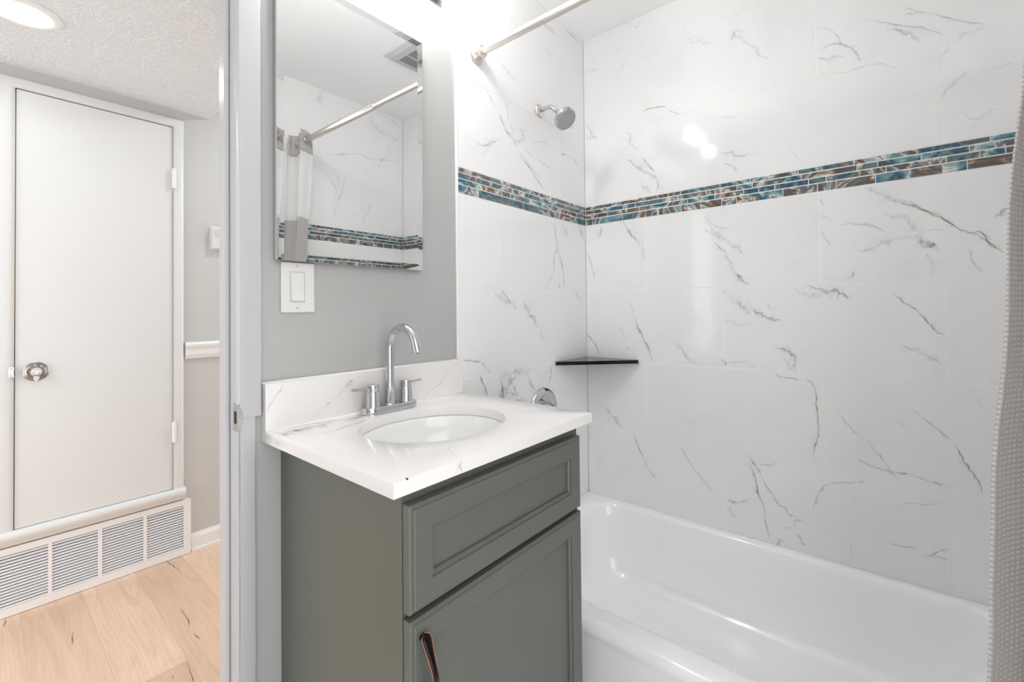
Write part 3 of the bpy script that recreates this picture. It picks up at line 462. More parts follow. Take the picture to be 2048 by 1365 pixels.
# bathroom ceiling, hallway ceiling and its dropped part
bm = nb(); box(bm, XL-0.1, 0.12, YF-0.12, 0.095, CEIL, CEIL+0.06)
struct(build('ceiling', bm, M_CEIL))
bm = nb(); box(bm, -3.3, -1.037, WB, HY+0.1, 2.2, 2.5); box(bm, -1.037, 1.3, WB, HY+0.1, 2.44, 2.5)
struct(build('ceiling_hall', bm, M_POP))
# back wall of the bathroom with the doorway
bm = nb()
box(bm, -1.448, TL, 0.006, WB, 0, CEIL); box(bm, TL, 0.12, 0.008, WB, 0, CEIL)
box(bm, -2.26, -1.448, 0.006, WB, 2.06, CEIL); box(bm, XL-0.1, -2.26, 0.006, WB, 0, CEIL)
wall_back = struct(build('wall_back', bm, M_PAINT))
# tiled part of the back wall
bm = nb()
bw = lambda a_, z_, d: Vector((a_, 0.0+d, z_))
tiled(bm, bricks(TL+0.001, 0.0, [-0.601], [-0.195, -0.79], TUBZ-0.01), bw, 0.004, 0, 11)
box(bm, TL+0.001, 0.0, 0.0012, 0.0079, TUBZ-0.03, CEIL, 1)
ribbons(bm, VEINS_BACK, lambda q, k: Vector((min(q.x, -0.002), -0.0004-0.00004*(k % 9), q.y)), 2)
build('tile_surround', bm, [M_TILE, M_GROUT, M_VEIN], wall_back)
bm = nb()
tiled(bm, mosaic(JOINTS_BACK, TL+0.001, -0.002), lambda a_, z_, d: Vector((a_, -0.0008+d, z_)), 0.003, 0, 21, 0.0010, 0.0004)
build('mosaic_border', bm, [M_MOSAIC], wall_back)
bm = nb(); box(bm, TL-0.009, TL+0.001, -0.002, 0.0062, TUBZ-0.03, CEIL)
build('caulked_tile_edge', bm, M_CAULK, wall_back, bevel=0.002)
# right wall
bm = nb(); box(bm, 0.008, 0.12, YF-0.12, 0.008, 0, CEIL)
wall_right = struct(build('wall_right', bm, M_PAINT))
rw = lambda a_, z_, d: Vector((0.0+d, a_, z_))
bm = nb()
tiled(bm, bricks(YF, 0.0, [-0.288, -0.900], [-0.5907, -1.202, 0.02], TUBZ-0.01), rw, 0.004, 0, 5)
box(bm, 0.0012, 0.0079, YF, 0.0, TUBZ-0.03, CEIL, 1)
ribbons(bm, VEINS_RIGHT, lambda q, k: Vector((-0.0004-0.00003*(k % 12), min(q.x, -0.002), q.y)), 2)
build('tile_surround', bm, [M_TILE, M_GROUT, M_VEIN], wall_right)
bm = nb()
tiled(bm, mosaic(JOINTS_RIGHT, YF, -0.002), lambda a_, z_, d: Vector((-0.0008+d, a_, z_)), 0.003, 0, 31, 0.0010, 0.0004)
build('mosaic_border', bm, [M_MOSAIC], wall_right)
# front wall (behind the camera), tiled over the tub
bm = nb(); box(bm, -1.25, 0.12, YF-0.12, YF-0.008, 0, CEIL); box(bm, -1.25, -0.79, YF-0.008, YF-0.004, 0, CEIL)
wall_front = struct(build('wall_front', bm, M_PAINT))
bm = nb()
tiled(bm, bricks(-0.785, 0.0, [-0.42], [-0.24], TUBZ-0.01), lambda a_, z_, d: Vector((a_, YF-d, z_)), 0.004, 0, 8)
box(bm, -0.785, 0.0, YF-0.0079, YF-0.0012, TUBZ-0.03, CEIL, 1)
ribbons(bm, [(p_, w_, d_*0.65, q_) for p_, w_, d_, q_ in VEINS_FRONT], lambda q, k: Vector((max(-0.78, min(q.x, -0.002)), YF+0.0004+0.00005*(k % 6), q.y)), 2)
build('tile_surround', bm, [M_TILE, M_GROUT, M_VEIN], wall_front)
rnd = random.Random(4); jj = []
for r in range(4):
    v = -0.785; row = []
    while v < 0: v += rnd.choice([0.05, 0.05, 0.1, 0.1, 0.15]); row.append(round(v-0.02*r, 3))
    jj.append(row)
bm = nb()
tiled(bm, mosaic(jj, -0.785, -0.002), lambda a_, z_, d: Vector((a_, YF+0.0008-d, z_)), 0.003, 0, 41, 0.0010, 0.0004)
build('mosaic_border', bm, [M_MOSAIC], wall_front)
# left wall of the bathroom
bm = nb(); box(bm, XL-0.1, XL, YF-0.12, 0.006, 0, CEIL)
struct(build('wall_left', bm, M_PAINT))
# hallway walls
bm = nb(); box(bm, -3.3, 1.3, HY, HY+0.1, 0, 2.44)
wall_hall = struct(build('wall_hall_back', bm, M_HALLPAINT))
bm = nb(); box(bm, 0.12, 1.3, WB-0.06, WB, 0, 2.44)
struct(build('wall_hall_right', bm, M_HALLPAINT))
bm = nb(); box(bm, -3.3, XL-0.1, WB-0.06, WB, 0, 2.44)
struct(build('wall_hall_front', bm, M_HALLPAINT))

# moulded profile strip along x on the hall wall
def moulding(bm, x0, x1, prof, ends=True):
    R = []
    for x in (x0, x1): R.append([Vector((x, HY-d, z)) for d, z in prof])
    loft(bm, R, closed=True, cap0=True, cap1=True)
bm = nb()
moulding(bm, -1.142, 1.3, [(0, .964), (.010, .964), (.012, .970), (.012, .978), (.017, .983), (.017, 1.012), (.020, 1.017), (.024, 1.024), (.026, 1.034), (.022, 1.041), (.016, 1.046), (0, 1.046)])
struct(build('trim_1', bm, M_TRIM))
bm = nb()
moulding(bm, -1.118, 1.3, [(0, 0.0), (.017, 0.0), (.017, .012), (.013, .014), (.013, .066), (.011, .074), (.007, .080), (.005, .088), (0, .088)])
struct(build('baseboard_hall_right', bm, M_TRIM))

# bathroom door frame: jamb, stop, casing with the cut-out over the counter, strike plate
door1 = bpy.data.objects.new('door_1', None); COL.objects.link(door1); door1['kind'] = 'structure'
bm = nb()
box(bm, -1.4485, -1.4475, -0.010, WB, 0, 2.06); box(bm, -2.26, -1.4475, -0.010, WB, 2.058, 2.062); box(bm, -2.2605, -2.2595, -0.010, WB, 0, 2.06)
build('jamb', bm, M_JAMB, door1)
bm = nb()
box(bm, -1.459, -1.4484, 0.040, 0.075, 0, 2.058); box(bm, -2.2595, -2.249, 0.040, 0.075, 0, 2.058); box(bm, -2.25, -1.459, 0.040, 0.075, 2.046, 2.058)
build('door_stop', bm, M_JAMB, door1, bevel=0.003)
# casing on the bathroom side, lower piece narrower where it was cut for the counter
rnd = random.Random(9)
def casing_edge(bm, xa, xb, z0, z1, thick, steps=26, wob=0.0007):
    rows = []
    for i in range(steps+1):
        z = z0+(z1-z0)*i/steps
        w1 = rnd.uniform(-wob, wob); w2 = rnd.uniform(-wob, wob)
        rows.append([Vector((xa, 0.0062, z)), Vector((xa+w2*0.5, -thick*0.7, z)), Vector((xa+0.0025+w2*0.5, -thick+0.0005, z)), Vector((xa+0.008, -thick, z)), Vector((xb-0.008+w1, -thick, z)),
                     Vector((xb-0.0025+w1, -thick*0.85, z)), Vector((xb+w1, -thick*0.4, z)), Vector((xb+w1, 0.0062, z))])
    loft(bm, rows, closed=True, cap0=True, cap1=True)
bm = nb()
casing_edge(bm, -1.4495, -1.4015, 0.966, 2.115, 0.0135)
casing_edge(bm, -1.4475, -1.4135, 0.0, 0.9655, 0.0115, wob=0.0005)
box(bm, -2.31, -1.402, -0.0135, 0.0062, 2.062, 2.115); box(bm, -2.31, -2.26, -0.0135, 0.0062, 0, 2.06)
build('casing', bm, M_JAMB, door1, smooth=True, auto=40)
# strike plate on the jamb, lip wrapping round the corner
sp = bpy.data.objects.new('strike_plate', None); COL.objects.link(sp); sp.parent = door1
bm = nb()
pts = []
k = 10
out_ = [(0.010, 0.938), (0.010, 0.996)]
loops = []
for dx in (-1.4486, -1.4502):
    L = [Vector((dx, 0.018, 0.938)), Vector((dx, 0.018, 0.996))]
    L += [Vector((dx, -0.012, 0.996)), Vector((dx, -0.012, 0.938))]
    loops.append(L)
loft(bm, loops, closed=True, cap0=True, cap1=True)
o = build('plate', bm, M_STEEL, sp, bevel=0.0004); o['label'] = 'silver strike plate face'
bm = nb()
L0 = []; L1 = []
for i in range(k+1):
    t = i/k; z = 0.938+0.058*t; x = -1.450+0.0085*math.sin(math.pi*t)
    L0.append(Vector((x, -0.0150, z))); L1.append(Vector((x, -0.0135, z)))
L0 += [Vector((-1.4502, -0.0150, 0.996)), Vector((-1.4502, -0.0150, 0.938))]; L1 += [Vector((-1.4502, -0.0135, 0.996)), Vector((-1.4502, -0.0135, 0.938))]
loft(bm, [L0, L1], closed=True, cap0=True, cap1=True)
build('curved_lip', bm, M_STEEL, sp)
bm = nb(); box(bm, -1.4508, -1.4500, -0.002, 0.010, 0.954, 0.980); build('latch_hole', bm, M_DARK, sp)
for z in (0.947, 0.988):
    bm = nb(); lathe(bm, [(0.0035, 0), (0.0030, 0.0008), (0, 0.0008)], 14, (-1.4502, 0.005, z), (-1, 0, 0)); build('screw', bm, M_STEEL, sp)

# ---------------------------------------------------------------- hallway closet door
DX0, DX1, DZ0, DZ1 = -1.7105, -1.194, 0.335, 2.1075
FY = HY-0.022      # front of the frame
door2 = bpy.data.objects.new('door_2', None); COL.objects.link(door2); door2['kind'] = 'structure'
bm = nb(); box(bm, DX0+0.003, DX1-0.001, FY+0.006, HY, DZ0+0.002, DZ1-0.002)
build('door_slab', bm, M_DOOR, door2, bevel=0.001)
bm = nb(); box(bm, DX0-0.001, DX0+0.002, FY+0.0085, HY, 1.18, DZ1-0.08); build('unpainted_edge', bm, M_WOODEDGE, door2)
# frame: mitred rounded casing on three sides
def frame_prof(w_):
    return [(0, 0.0), (0.0, 0.006), (0.004, 0.0015), (0.010, 0.0), (w_-0.012, 0.0), (w_-0.005, 0.003), (w_, 0.011), (w_, 0.022), (0, 0.022)]
bm = nb()
prof = frame_prof(0.046)
loops = []
for d, h in prof:
    y = FY+h
    loops.append([Vector((DX1+d, y, DZ0-0.012)), Vector((DX1+d, y, DZ1+d)), Vector((DX0-d*2.2, y, DZ1+d)), Vector((DX0-d*2.2, y, DZ0-0.012))])
loft(bm, loops, closed=False)
build('casing', bm, M_DOOR, door2, smooth=True, auto=35)
# sill moulding below, rounded nose
bm = nb()
prof = [(0.0, DZ0), (0.028, DZ0), (0.036, DZ0-0.004), (0.041, DZ0-0.014), (0.041, DZ0-0.026), (0.036, DZ0-0.038), (0.028, DZ0-0.045), (0.022, DZ0-0.058), (0.0, DZ0-0.062)]
R = []
for i in range(60):
    x = -1.95+(DX1+0.049+1.95)*i/59
    R.append([Vector((x, HY-d+random.uniform(-.0006, .0006), z+random.uniform(-.0006, .0006))) for d, z in prof])
loft(bm, R, closed=True, cap0=True, cap1=True)
build('sill', bm, M_DOOR, door2, smooth=True, auto=50)
for hz in (1.852, 0.613):
    bm = nb()
    lathe(bm, [(0.004, 0), (0.0065, 0.002), (0.0065, 0.099), (0.004, 0.101)], 16, (DX1+0.004, FY-0.006, hz-0.05), (0, 0, 1))
    box(bm, DX1-0.004, DX1+0.014, FY-0.0035, FY+0.002, hz-0.048, hz+0.048)
    build('hinge', bm, M_TRIM, door2, smooth=True, auto=40)
LK = (-1.650, FY+0.006, 0.959)
bm = nb(); lathe(bm, [(0.0385, 0.0), (0.0385, 0.002), (0.034, 0.005), (0.029, 0.0065), (0.0265, 0.0085), (0.0255, 0.012), (0.020, 0.0225), (0.017, 0.0235), (0.0165, 0.021), (0.0, 0.021)], 48, LK, (0, -1, 0))
rose = build('lock_rose', bm, M_SATIN, door2, smooth=True, auto=30)
bm = nb(); lathe(bm, [(0.0085, 0.0205), (0.0085, 0.0245), (0.007, 0.0255), (0, 0.0255)], 24, LK, (0, -1, 0))
build('key_cylinder', bm, M_CHROME, rose, smooth=True, auto=30)
# latch plate on the meeting edge
bm = nb(); lathe(bm, [(0.024, 0), (0.024, 0.0015), (0.020, 0.003), (0, 0.003)], 28, (DX0-0.002, FY-0.0005, 0.962), (-0.35, -1, 0)); 
for v in bm.verts: v.co.x = min(v.co.x, DX0+0.0005)
build('latch_plate', bm, M_STEEL, door2, smooth=True, auto=40)
# key hanging from the lock
key = thing('key', 'small silver key hanging from the round lock of the white closet door', 'key', (LK[0], LK[1]-0.03, LK[2]))
bm = nb()
bow = [(-0.0045, 0), (-0.0085, -0.005), (-0.0085, -0.013), (-0.004, -0.020), (-0.0028, -0.024), (-0.0028, -0.047), (0.0, -0.050), (0.0032, -0.047), (0.0028, -0.040), (0.0036, -0.036), (0.0024, -0.032), (0.0028, -0.024), (0.004, -0.020), (0.0085, -0.013), (0.0085, -0.005), (0.0045, 0)]
sh = Matrix.Rotation(math.radians(5), 3, 'Y')
loft(bm, [[sh @ Vector((a_, d, b_)) + Vector((LK[0], LK[1]-0.034, LK[2]-0.014)) for a_, b_ in bow] for d in (-0.001, 0.001)], closed=True, cap0=True, cap1=True)
build('hanging_key', bm, M_SATIN, key, bevel=0.0003)
bm = nb(); tube(bm, [Vector((LK[0]+0.009*math.cos(t), LK[1]-0.034+0.003*math.sin(t), LK[2]-0.008+0.009*math.sin(t))) for t in [i*2*math.pi/24 for i in range(25)]], 0.0011, 8)
build('key_ring', bm, M_CHROME, key, smooth=True)
bm = nb(); box(bm, LK[0]-0.001, LK[0]+0.001, LK[1]-0.042, LK[1]-0.020, LK[2]-0.004, LK[2]+0.004)
build('inserted_key', bm, M_STEEL, key, bevel=0.0003)
settle(key)

# ---------------------------------------------------------------- return air grille
gr = thing('return_air_grille', 'long white louvred return air grille at the foot of the hallway wall', 'vent', (-1.6, HY-0.02, 0))
GX = [(-2.075, -1.938), (-1.920, -1.776), (-1.762, -1.614), (-1.602, -1.462), (-1.448, -1.306), (-1.293, -1.151)]
GX[1] = (-1.918, -1.774)
GX = [(-1.924, -1.774), (-1.762, -1.614), (-1.602, -1.462), (-1.448, -1.306), (-1.293, -1.151)]
GZ0, GZ1 = 0.036, 0.243
bm = nb()
y0, y1 = HY-0.020, HY-0.0165
box(bm, -1.96, -1.121, y0, y1, 0.002, GZ0); box(bm, -1.96, -1.121, y0, y1, GZ1, 0.270)
xs_ = [-1.96]+[v for g in GX for v in g]+[-1.121]
for a_, b_ in zip(xs_[::2], xs_[1::2]): box(bm, a_, b_, y0, y1, GZ0, GZ1)
box(bm, -1.123, -1.121, y1, HY, 0.002, 0.270); box(bm, -1.96, -1.121, y1, HY, 0.268, 0.270); box(bm, -1.96, -1.958, y1, HY, 0.002, 0.270)
build('grille_frame', bm, M_GRILLE, gr)
for a_, b_ in GX:
    bm = nb(); n = 17; pitch = (GZ1-GZ0)/n
    for i in range(n):
        z = GZ0+pitch*i
        prof = [(y0+0.0015, z+0.0010), (y0-0.0004, z+0.0018), (y0+0.0062, z+pitch*0.70), (y0+0.0080, z+pitch*0.66)]
        loft(bm, [[Vector((x, yy, zz)) for yy, zz in prof] for x in (a_, b_)], closed=True, cap0=True, cap1=True)
    build('louvre_panel', bm, M_GRILLE, gr)
bm = nb(); box(bm, -1.95, -1.13, HY-0.0015, HY-0.0005, 0.01, 0.262); build('duct_shade_sheet', bm, simple('duct_shadow', srgb(52, 52, 54), 0.8), gr)  # flat dark sheet, its colour stands in for shade behind the louvres
settle(gr)

# thermostat
th = thing('thermostat', 'small white wall thermostat beside the doorway jamb in the hallway', 'thermostat', (-1.0, HY, 1.58))
bm = nb(); box(bm, -1.033, -0.915, HY-0.006, HY-0.0002, 1.520, 1.644); build('backplate', bm, M_PLASTIC, th, bevel=0.002)
bm = nb(); box(bm, -1.027, -0.921, HY-0.026, HY-0.006, 1.525, 1.639); build('thermostat_body', bm, M_PLASTIC, th, bevel=0.004)
bm = nb(); box(bm, -0.985, -0.940, HY-0.0268, HY-0.0255, 1.575, 1.625); build('display', bm, M_LCD, th)
for i in range(4):
    bm = nb(); box(bm, -1.018, -0.996, HY-0.0272, HY-0.0255, 1.585+i*0.011, 1.592+i*0.011); build('button', bm, simple('light_grey_button', srgb(206, 207, 205), 0.4), th)
settle(th)

# recessed light in the hallway ceiling, reused for two added fill lights
def downlight(x, y, z, label):
    t = thing('recessed_and_fill_light', label, 'ceiling light', (x, y, z))
    bm = nb(); lathe(bm, [(0.098, 0.0), (0.098, 0.004), (0.090, 0.009), (0.078, 0.010), (0.070, 0.004), (0.068, 0.0)], 64, (x, y, z), (0, 0, -1), capa=False, capb=False)
    build('trim_ring', bm, M_TRIM, t, smooth=True, auto=50)
    bm = nb(); lathe(bm, [(0.071, 0.003), (0.05, 0.006), (0.0, 0.008)], 48, (x, y, z), (0, 0, -1), capa=False)
    build('lit_lens', bm, M_LENS, t, smooth=True)
    settle(t)
downlight(-1.715, 1.12, 2.2, 'glowing round recessed light in the textured hallway ceiling above the closet door')
downlight(-2.85, 1.12, 2.2, 'added fill light in the hallway ceiling left of the closet door, out of view')
downlight(-0.45, 1.12, 2.44, 'added fill light in the higher hallway ceiling behind the bathroom wall')

# ---------------------------------------------------------------- bathtub
tub = thing('bathtub', 'white alcove bathtub under the marble look tile walls', 'bathtub', (-0.38, -0.72, 0))
TX0, TX1, TY0, TY1 = -0.757, -0.001, YF+0.001, -0.001
bm = nb()
L = [rrect(TX0+0.012, TX1, TY0, TY1, 0.004, 0.002), rrect(TX0+0.008, TX1, TY0, TY1, 0.004, 0.30), rrect(TX0+0.004, TX1, TY0, TY1, 0.004, 0.318),
     rrect(TX0, TX1, TY0, TY1, 0.004, 0.328), rrect(TX0+0.001, TX1, TY0, TY1, 0.005, 0.338), rrect(TX0+0.006, TX1, TY0, TY1, 0.006, 0.347), rrect(TX0+0.016, TX1, TY0, TY1, 0.008, 0.353),
     rrect(TX0+0.03, TX1-0.004, TY0+0.004, TY1-0.004, 0.01, 0.3545), rrect(TX0+0.060, TX1-0.026, TY0+0.055, TY1-0.050, 0.13, 0.3540), rrect(TX0+0.072, TX1-0.032, TY0+0.064, TY1-0.060, 0.125, 0.3525), rrect(TX0+0.084, TX1-0.038, TY0+0.073, TY1-0.070, 0.125, 0.347),
     rrect(TX0+0.093, TX1-0.043, TY0+0.082, TY1-0.078, 0.12, 0.336), rrect(TX0+0.099, TX1-0.047, TY0+0.090, TY1-0.085, 0.12, 0.318),
     rrect(TX0+0.106, TX1-0.052, TY0+0.11, TY1-0.092, 0.12, 0.26), rrect(TX0+0.116, TX1-0.062, TY0+0.16, TY1-0.102, 0.12, 0.17), rrect(TX0+0.128, TX1-0.075, TY0+0.21, TY1-0.116, 0.12, 0.11),
     rrect(TX0+0.146, TX1-0.098, TY0+0.25, TY1-0.138, 0.12, 0.082), rrect(TX0+0.175, TX1-0.130, TY0+0.29, TY1-0.170, 0.11, 0.068), rrect(TX0+0.22, TX1-0.18, TY0+0.35, TY1-0.22, 0.09, 0.063),
     rrect(TX0+0.34, TX1-0.33, TY0+0.5, TY1-0.4, 0.02, 0.060)]
loft(bm, L, closed=True, cap1=True)
build('tub_shell', bm, M_TUB, tub, smooth=True, auto=60)
bm = nb(); lathe(bm, [(0.028, 0), (0.028, 0.002), (0.022, 0.004), (0.0, 0.004)], 32, (-0.36, -0.34, 0.0625), (0, 0, 1)); build('drain', bm, M_CHROME, tub, smooth=True, auto=30)
settle(tub)

# ---------------------------------------------------------------- vanity cabinet
van = thing('vanity_cabinet', 'sage green single door vanity cabinet under the white sink top', 'cabinet', (-1.09, -0.23, 0))
CX0, CX1, CF = -1.357, -0.818, -0.452
bm = nb()
box(bm, CX0, CX0+0.018, CF+0.019, 0.004, 0.0, 0.9038); box(bm, CX1-0.018, CX1, CF+0.019, 0.004, 0.0, 0.9038)
box(bm, CX0+0.018, CX1-0.018, -0.012, 0.004, 0.09, 0.9038); box(bm, CX0+0.018, CX1-0.018, CF+0.03, -0.012, 0.09, 0.105); box(bm, CX0+0.018, CX1-0.018, CF+0.06, CF+0.075, 0.0, 0.09)
build('carcass', bm, M_CAB, van)
bm = nb()
box(bm, CX0-0.0005, CX0+0.035, CF, CF+0.019, 0.0, 0.9038); box(bm, CX1-0.035, CX1+0.0005, CF, CF+0.019, 0.0, 0.9038)
box(bm, CX0+0.035, CX1-0.035, CF, CF+0.019, 0.862, 0.9038); box(bm, CX0+0.035, CX1-0.035, CF, CF+0.019, 0.675, 0.71); box(bm, CX0+0.035, CX1-0.035, CF, CF+0.019, 0.0, 0.10)
build('face_frame', bm, M_CAB, van, bevel=0.0008)
def front(name, x0, x1, z0, z1, stile=0.045):
    """overlay front with stepped outer edge, moulded inner edge and recessed flat panel"""
    yb = CF-0.002
    prof = [(0, 0), (0, 0.0155), (0.0030, 0.0180), (0.0062, 0.0180), (0.0072, 0.0200), (0.0090, 0.0208), (stile-0.001, 0.0208), (stile, 0.0200), (stile+0.0005, 0.0180), (stile+0.0035, 0.0178),
            (stile+0.0055, 0.0165), (stile+0.0075, 0.0140), (stile+0.0082, 0.0100), (stile+0.0082, 0.0098)]
    bm = nb(); loops = []
    for ins, d in prof:
        loops.append([Vector((x0+ins, yb-d, z0+ins)), Vector((x1-ins, yb-d, z0+ins)), Vector((x1-ins, yb-d, z1-ins)), Vector((x0+ins, yb-d, z1-ins))])
    R = loft(bm, loops, closed=True, cap0=True)
    fr = build(name, bm, M_CAB, van, smooth=True, auto=22)
    s = stile+0.008
    bm = nb(); box(bm, x0+s, x1-s, yb-0.0100, yb-0.004, z0+s, z1-s)
    build('recessed_panel', bm, M_CAB, fr)
    return fr
front('drawer_front', -1.355, -0.832, 0.696, 0.873)
dr = front('door', -1.355, -0.832, 0.105, 0.685)
# bronze pull on the door
def pull(zt, zb, xc, yf):
    n = 34; mesh = nb(); rim = nb(); fr_, bk_ = [], []
    cl = []
    for i in range(n+1):
        t = i/n; z = zt+(zb-zt)*t
        y = yf-0.006-0.028*math.sin(math.pi*min(1, max(0, t)))**0.8
        a_ = abs(t-0.5)*2
        w_ = 0.0058+0.0046*a_**1.8
        if t < 0.06: w_ *= math.sqrt(max(0.02, 1-((0.06-t)/0.06)**2))
        if t > 0.94: w_ *= math.sqrt(max(0.02, 1-((t-0.94)/0.06)**2))
        x = xc+0.0035*math.sin((t-0.5)*2*math.pi)
        cl.append((x, y, z, w_))
    loops = []
    for x, y, z, w_ in cl:
        th_ = 0.0036
        loops.append([Vector((x-w_, y, z)), Vector((x-w_*0.9, y-th_*0.45, z)), Vector((x, y-th_*0.8, z)), Vector((x+w_*0.9, y-th_*0.45, z)), Vector((x+w_, y, z)), Vector((x+w_*0.8, y+th_*0.5, z)), Vector((x, y+th_*0.7, z)), Vector((x-w_*0.8, y+th_*0.5, z))])
    loft(mesh, loops, closed=True, cap0=True, cap1=True)
    for zz in (zt-0.010, zb+0.010):
        lathe(mesh, [(0.0055, 0.0), (0.0045, 0.003), (0.0038, 0.007), (0.0042, 0.011)], 18, (xc+0.0, yf+0.0008, zz), (0, -1, 0))
    h = build('handle', mesh, M_BRONZE, dr, smooth=True, auto=60); h['label'] = 'dark bronze curved pull with a copper edge'
    loop = [Vector((x-w_*1.0, y-0.0008, z)) for x, y, z, w_ in cl]+[Vector((x+w_*1.0, y-0.0008, z)) for x, y, z, w_ in reversed(cl)]
    tube(rim, loop+[loop[0]], 0.0007, 6)
    build('copper_edge', rim, M_COPPER, h, smooth=True)
pull(0.664, 0.556, -1.334, CF-0.0228)
bm = nb(); box(bm, CX0+0.03, CX1-0.03, CF+0.020, CF+0.024, 0.11, 0.86); build('interior_shade_sheet', bm, M_DARK, van)  # dark sheet, coloured as the shade inside the cabinet
settle(van)

# ---------------------------------------------------------------- countertop with backsplash, sink, faucet
CT0, CT1, CY0, CY1, CZ0, CZ1 = -1.399, -0.806, -0.492, 0.004, 0.9045, 0.929
SC = (-1.108, -0.245); SA, SB = 0.178, 0.154
ct = thing('countertop', 'white quartz vanity top with grey veins and a chipped front corner', 'countertop', (-1.1, -0.24, CZ0))
bm = nb()
NN = 96
def ellipse(a_, b_, z): return [Vector((SC[0]+a_*math.cos(2*math.pi*i/NN), SC[1]+b_*math.sin(2*math.pi*i/NN), z)) for i in range(NN)]
def rectpts(ins, z):
    out = []
    x0, x1, y0, y1 = CT0+ins-SC[0], CT1-ins-SC[0], CY0+ins-SC[1], CY1-SC[1]
    angs = [2*math.pi*i/NN for i in range(NN)]
    for (cx, cy) in ((x1, y1), (x0, y1), (x0, y0), (x1, y0)):
        a_ = math.atan2(cy, cx) % (2*math.pi); j = min(range(NN), key=lambda q: abs(angs[q]-a_)); angs[j] = a_
    for a_ in angs:
        c, s = math.cos(a_), math.sin(a_)
        t = min((x1/c if c > 1e-9 else x0/c if c < -1e-9 else 9e9), (y1/s if s > 1e-9 else y0/s if s < -1e-9 else 9e9))
        out.append(Vector((SC[0]+c*t, SC[1]+s*t, z)))
    return out
loft(bm, [ellipse(SA+0.001, SB+0.001, CZ0), rectpts(0, CZ0), rectpts(0, CZ1-0.0025), rectpts(0.0007, CZ1-0.0007), rectpts(0.0025, CZ1), ellipse(SA+0.0025, SB+0.0025, CZ1), ellipse(SA+0.0007, SB+0.0007, CZ1-0.0007), ellipse(SA, SB, CZ1-0.0025), ellipse(SA, SB, CZ0+0.001), ellipse(SA+0.001, SB+0.001, CZ0)], closed=True)
bm.loops.layers.float_color.new('tile')
ribbons(bm, [([[-1.405, -0.062], [-1.35, -0.058], [-1.28, -0.050], [-1.20, -0.045], [-1.14, -0.042]], 0.070, 0.28, 0), ([[-1.40, -0.09], [-1.34, -0.07], [-1.27, -0.055]], 0.05, 0.25, 0)] + [r for r in VEINS_TOP], lambda q, k: Vector((max(CT0+0.002, q.x), max(CY0+0.002, min(-0.022, q.y)), CZ1+0.0003+0.00004*k)), 1, wide=1.3, halo=False)
# veins carried over the front and left edges
ribbons(bm, [([[-1.258, CZ1-0.001], [-1.262, 0.918], [-1.255, 0.905]], 0.005, 0.45, 0), ([[-0.84, CZ1-0.001], [-0.832, 0.915]], 0.004, 0.2, 0)], lambda q, k: Vector((q.x, CY0-0.0003, min(q.y, CZ1-0.001))), 1)
ribbons(bm, [([[-0.03, 0.918], [-0.07, 0.914], [-0.12, 0.919]], 0.024, 0.30, 0), ([[-0.05, 0.926], [-0.10, 0.908]], 0.022, 0.25, 0)], lambda q, k: Vector((CT0-0.0003, q.x, max(0.906, min(q.y, CZ1-0.001)))), 1)
build('slab', bm, [M_QUARTZ, M_VEIN], ct, smooth=True, auto=40)
bs = thing('backsplash', 'low white quartz backsplash strip with thin grey veins behind the faucet', 'backsplash', (-1.1, 0, CZ1))
bm = nb()
box(bm, CT0, CT1, -0.020, 0.0045, CZ1+0.0003, 1.033)
bm.loops.layers.float_color.new('tile')
ribbons(bm, VEINS_SPLASH, lambda q, k: Vector((max(CT0+0.002, q.x), -0.0204-0.00004*k, max(CZ1+0.002, min(1.032, q.y)))), 1, halo=False)
build('quartz_strip', bm, [M_QUARTZ, M_VEIN], bs)
bm = nb(); tube(bm, [(CT0, -0.0205, CZ1+0.0005), (CT1, -0.0205, CZ1+0.0005)], 0.0018, 8); tube(bm, [(CT0, 0.000, 1.0335), (CT1, 0.000, 1.0335)], 0.0022, 8)
build('caulk_line', bm, M_CAULK, bs, smooth=True); settle(bs)
bm = nb(); lathe(bm, [(0.0026, 0), (0.0, 0.0008)], 7, (-1.373, CY0+0.0015, CZ1-0.0006), (0, -0.6, 1)); build('chipped_edge', bm, M_DARK, ct)
settle(ct)
sk = thing('sink_basin', 'oval white undermount basin set into the quartz vanity top', 'sink', (SC[0], SC[1], 0.76))
bm = nb()
L = []
for s_, z in [(1.10, 0.9035), (1.02, 0.9035), (1.005, 0.902), (0.99, 0.895), (0.965, 0.87), (0.92, 0.84), (0.84, 0.81), (0.70, 0.786), (0.5, 0.772), (0.3, 0.766), (0.13, 0.763)]:
    L.append([Vector((SC[0]+SA*s_*math.cos(2*math.pi*i/64), SC[1]+SB*s_*math.sin(2*math.pi*i/64), z)) for i in range(64)])
for s_, z in [(0.16, 0.755), (0.55, 0.762), (0.75, 0.778), (0.90, 0.80), (0.98, 0.835), (1.03, 0.87), (1.06, 0.892), (1.10, 0.895)]:
    L.append([Vector((SC[0]+SA*s_*math.cos(2*math.pi*i/64), SC[1]+SB*s_*math.sin(2*math.pi*i/64), z)) for i in range(64)])
loft(bm, L+[L[0]], closed=True)
build('bowl', bm, M_PORC, sk, smooth=True, auto=50)
bm = nb(); lathe(bm, [(0.024, 0), (0.024, 0.002), (0.018, 0.003), (0.0, 0.006)], 28, (SC[0], SC[1], 0.7615), (0, 0, 1)); build('drain', bm, M_CHROME, sk, smooth=True, auto=30)
settle(sk)

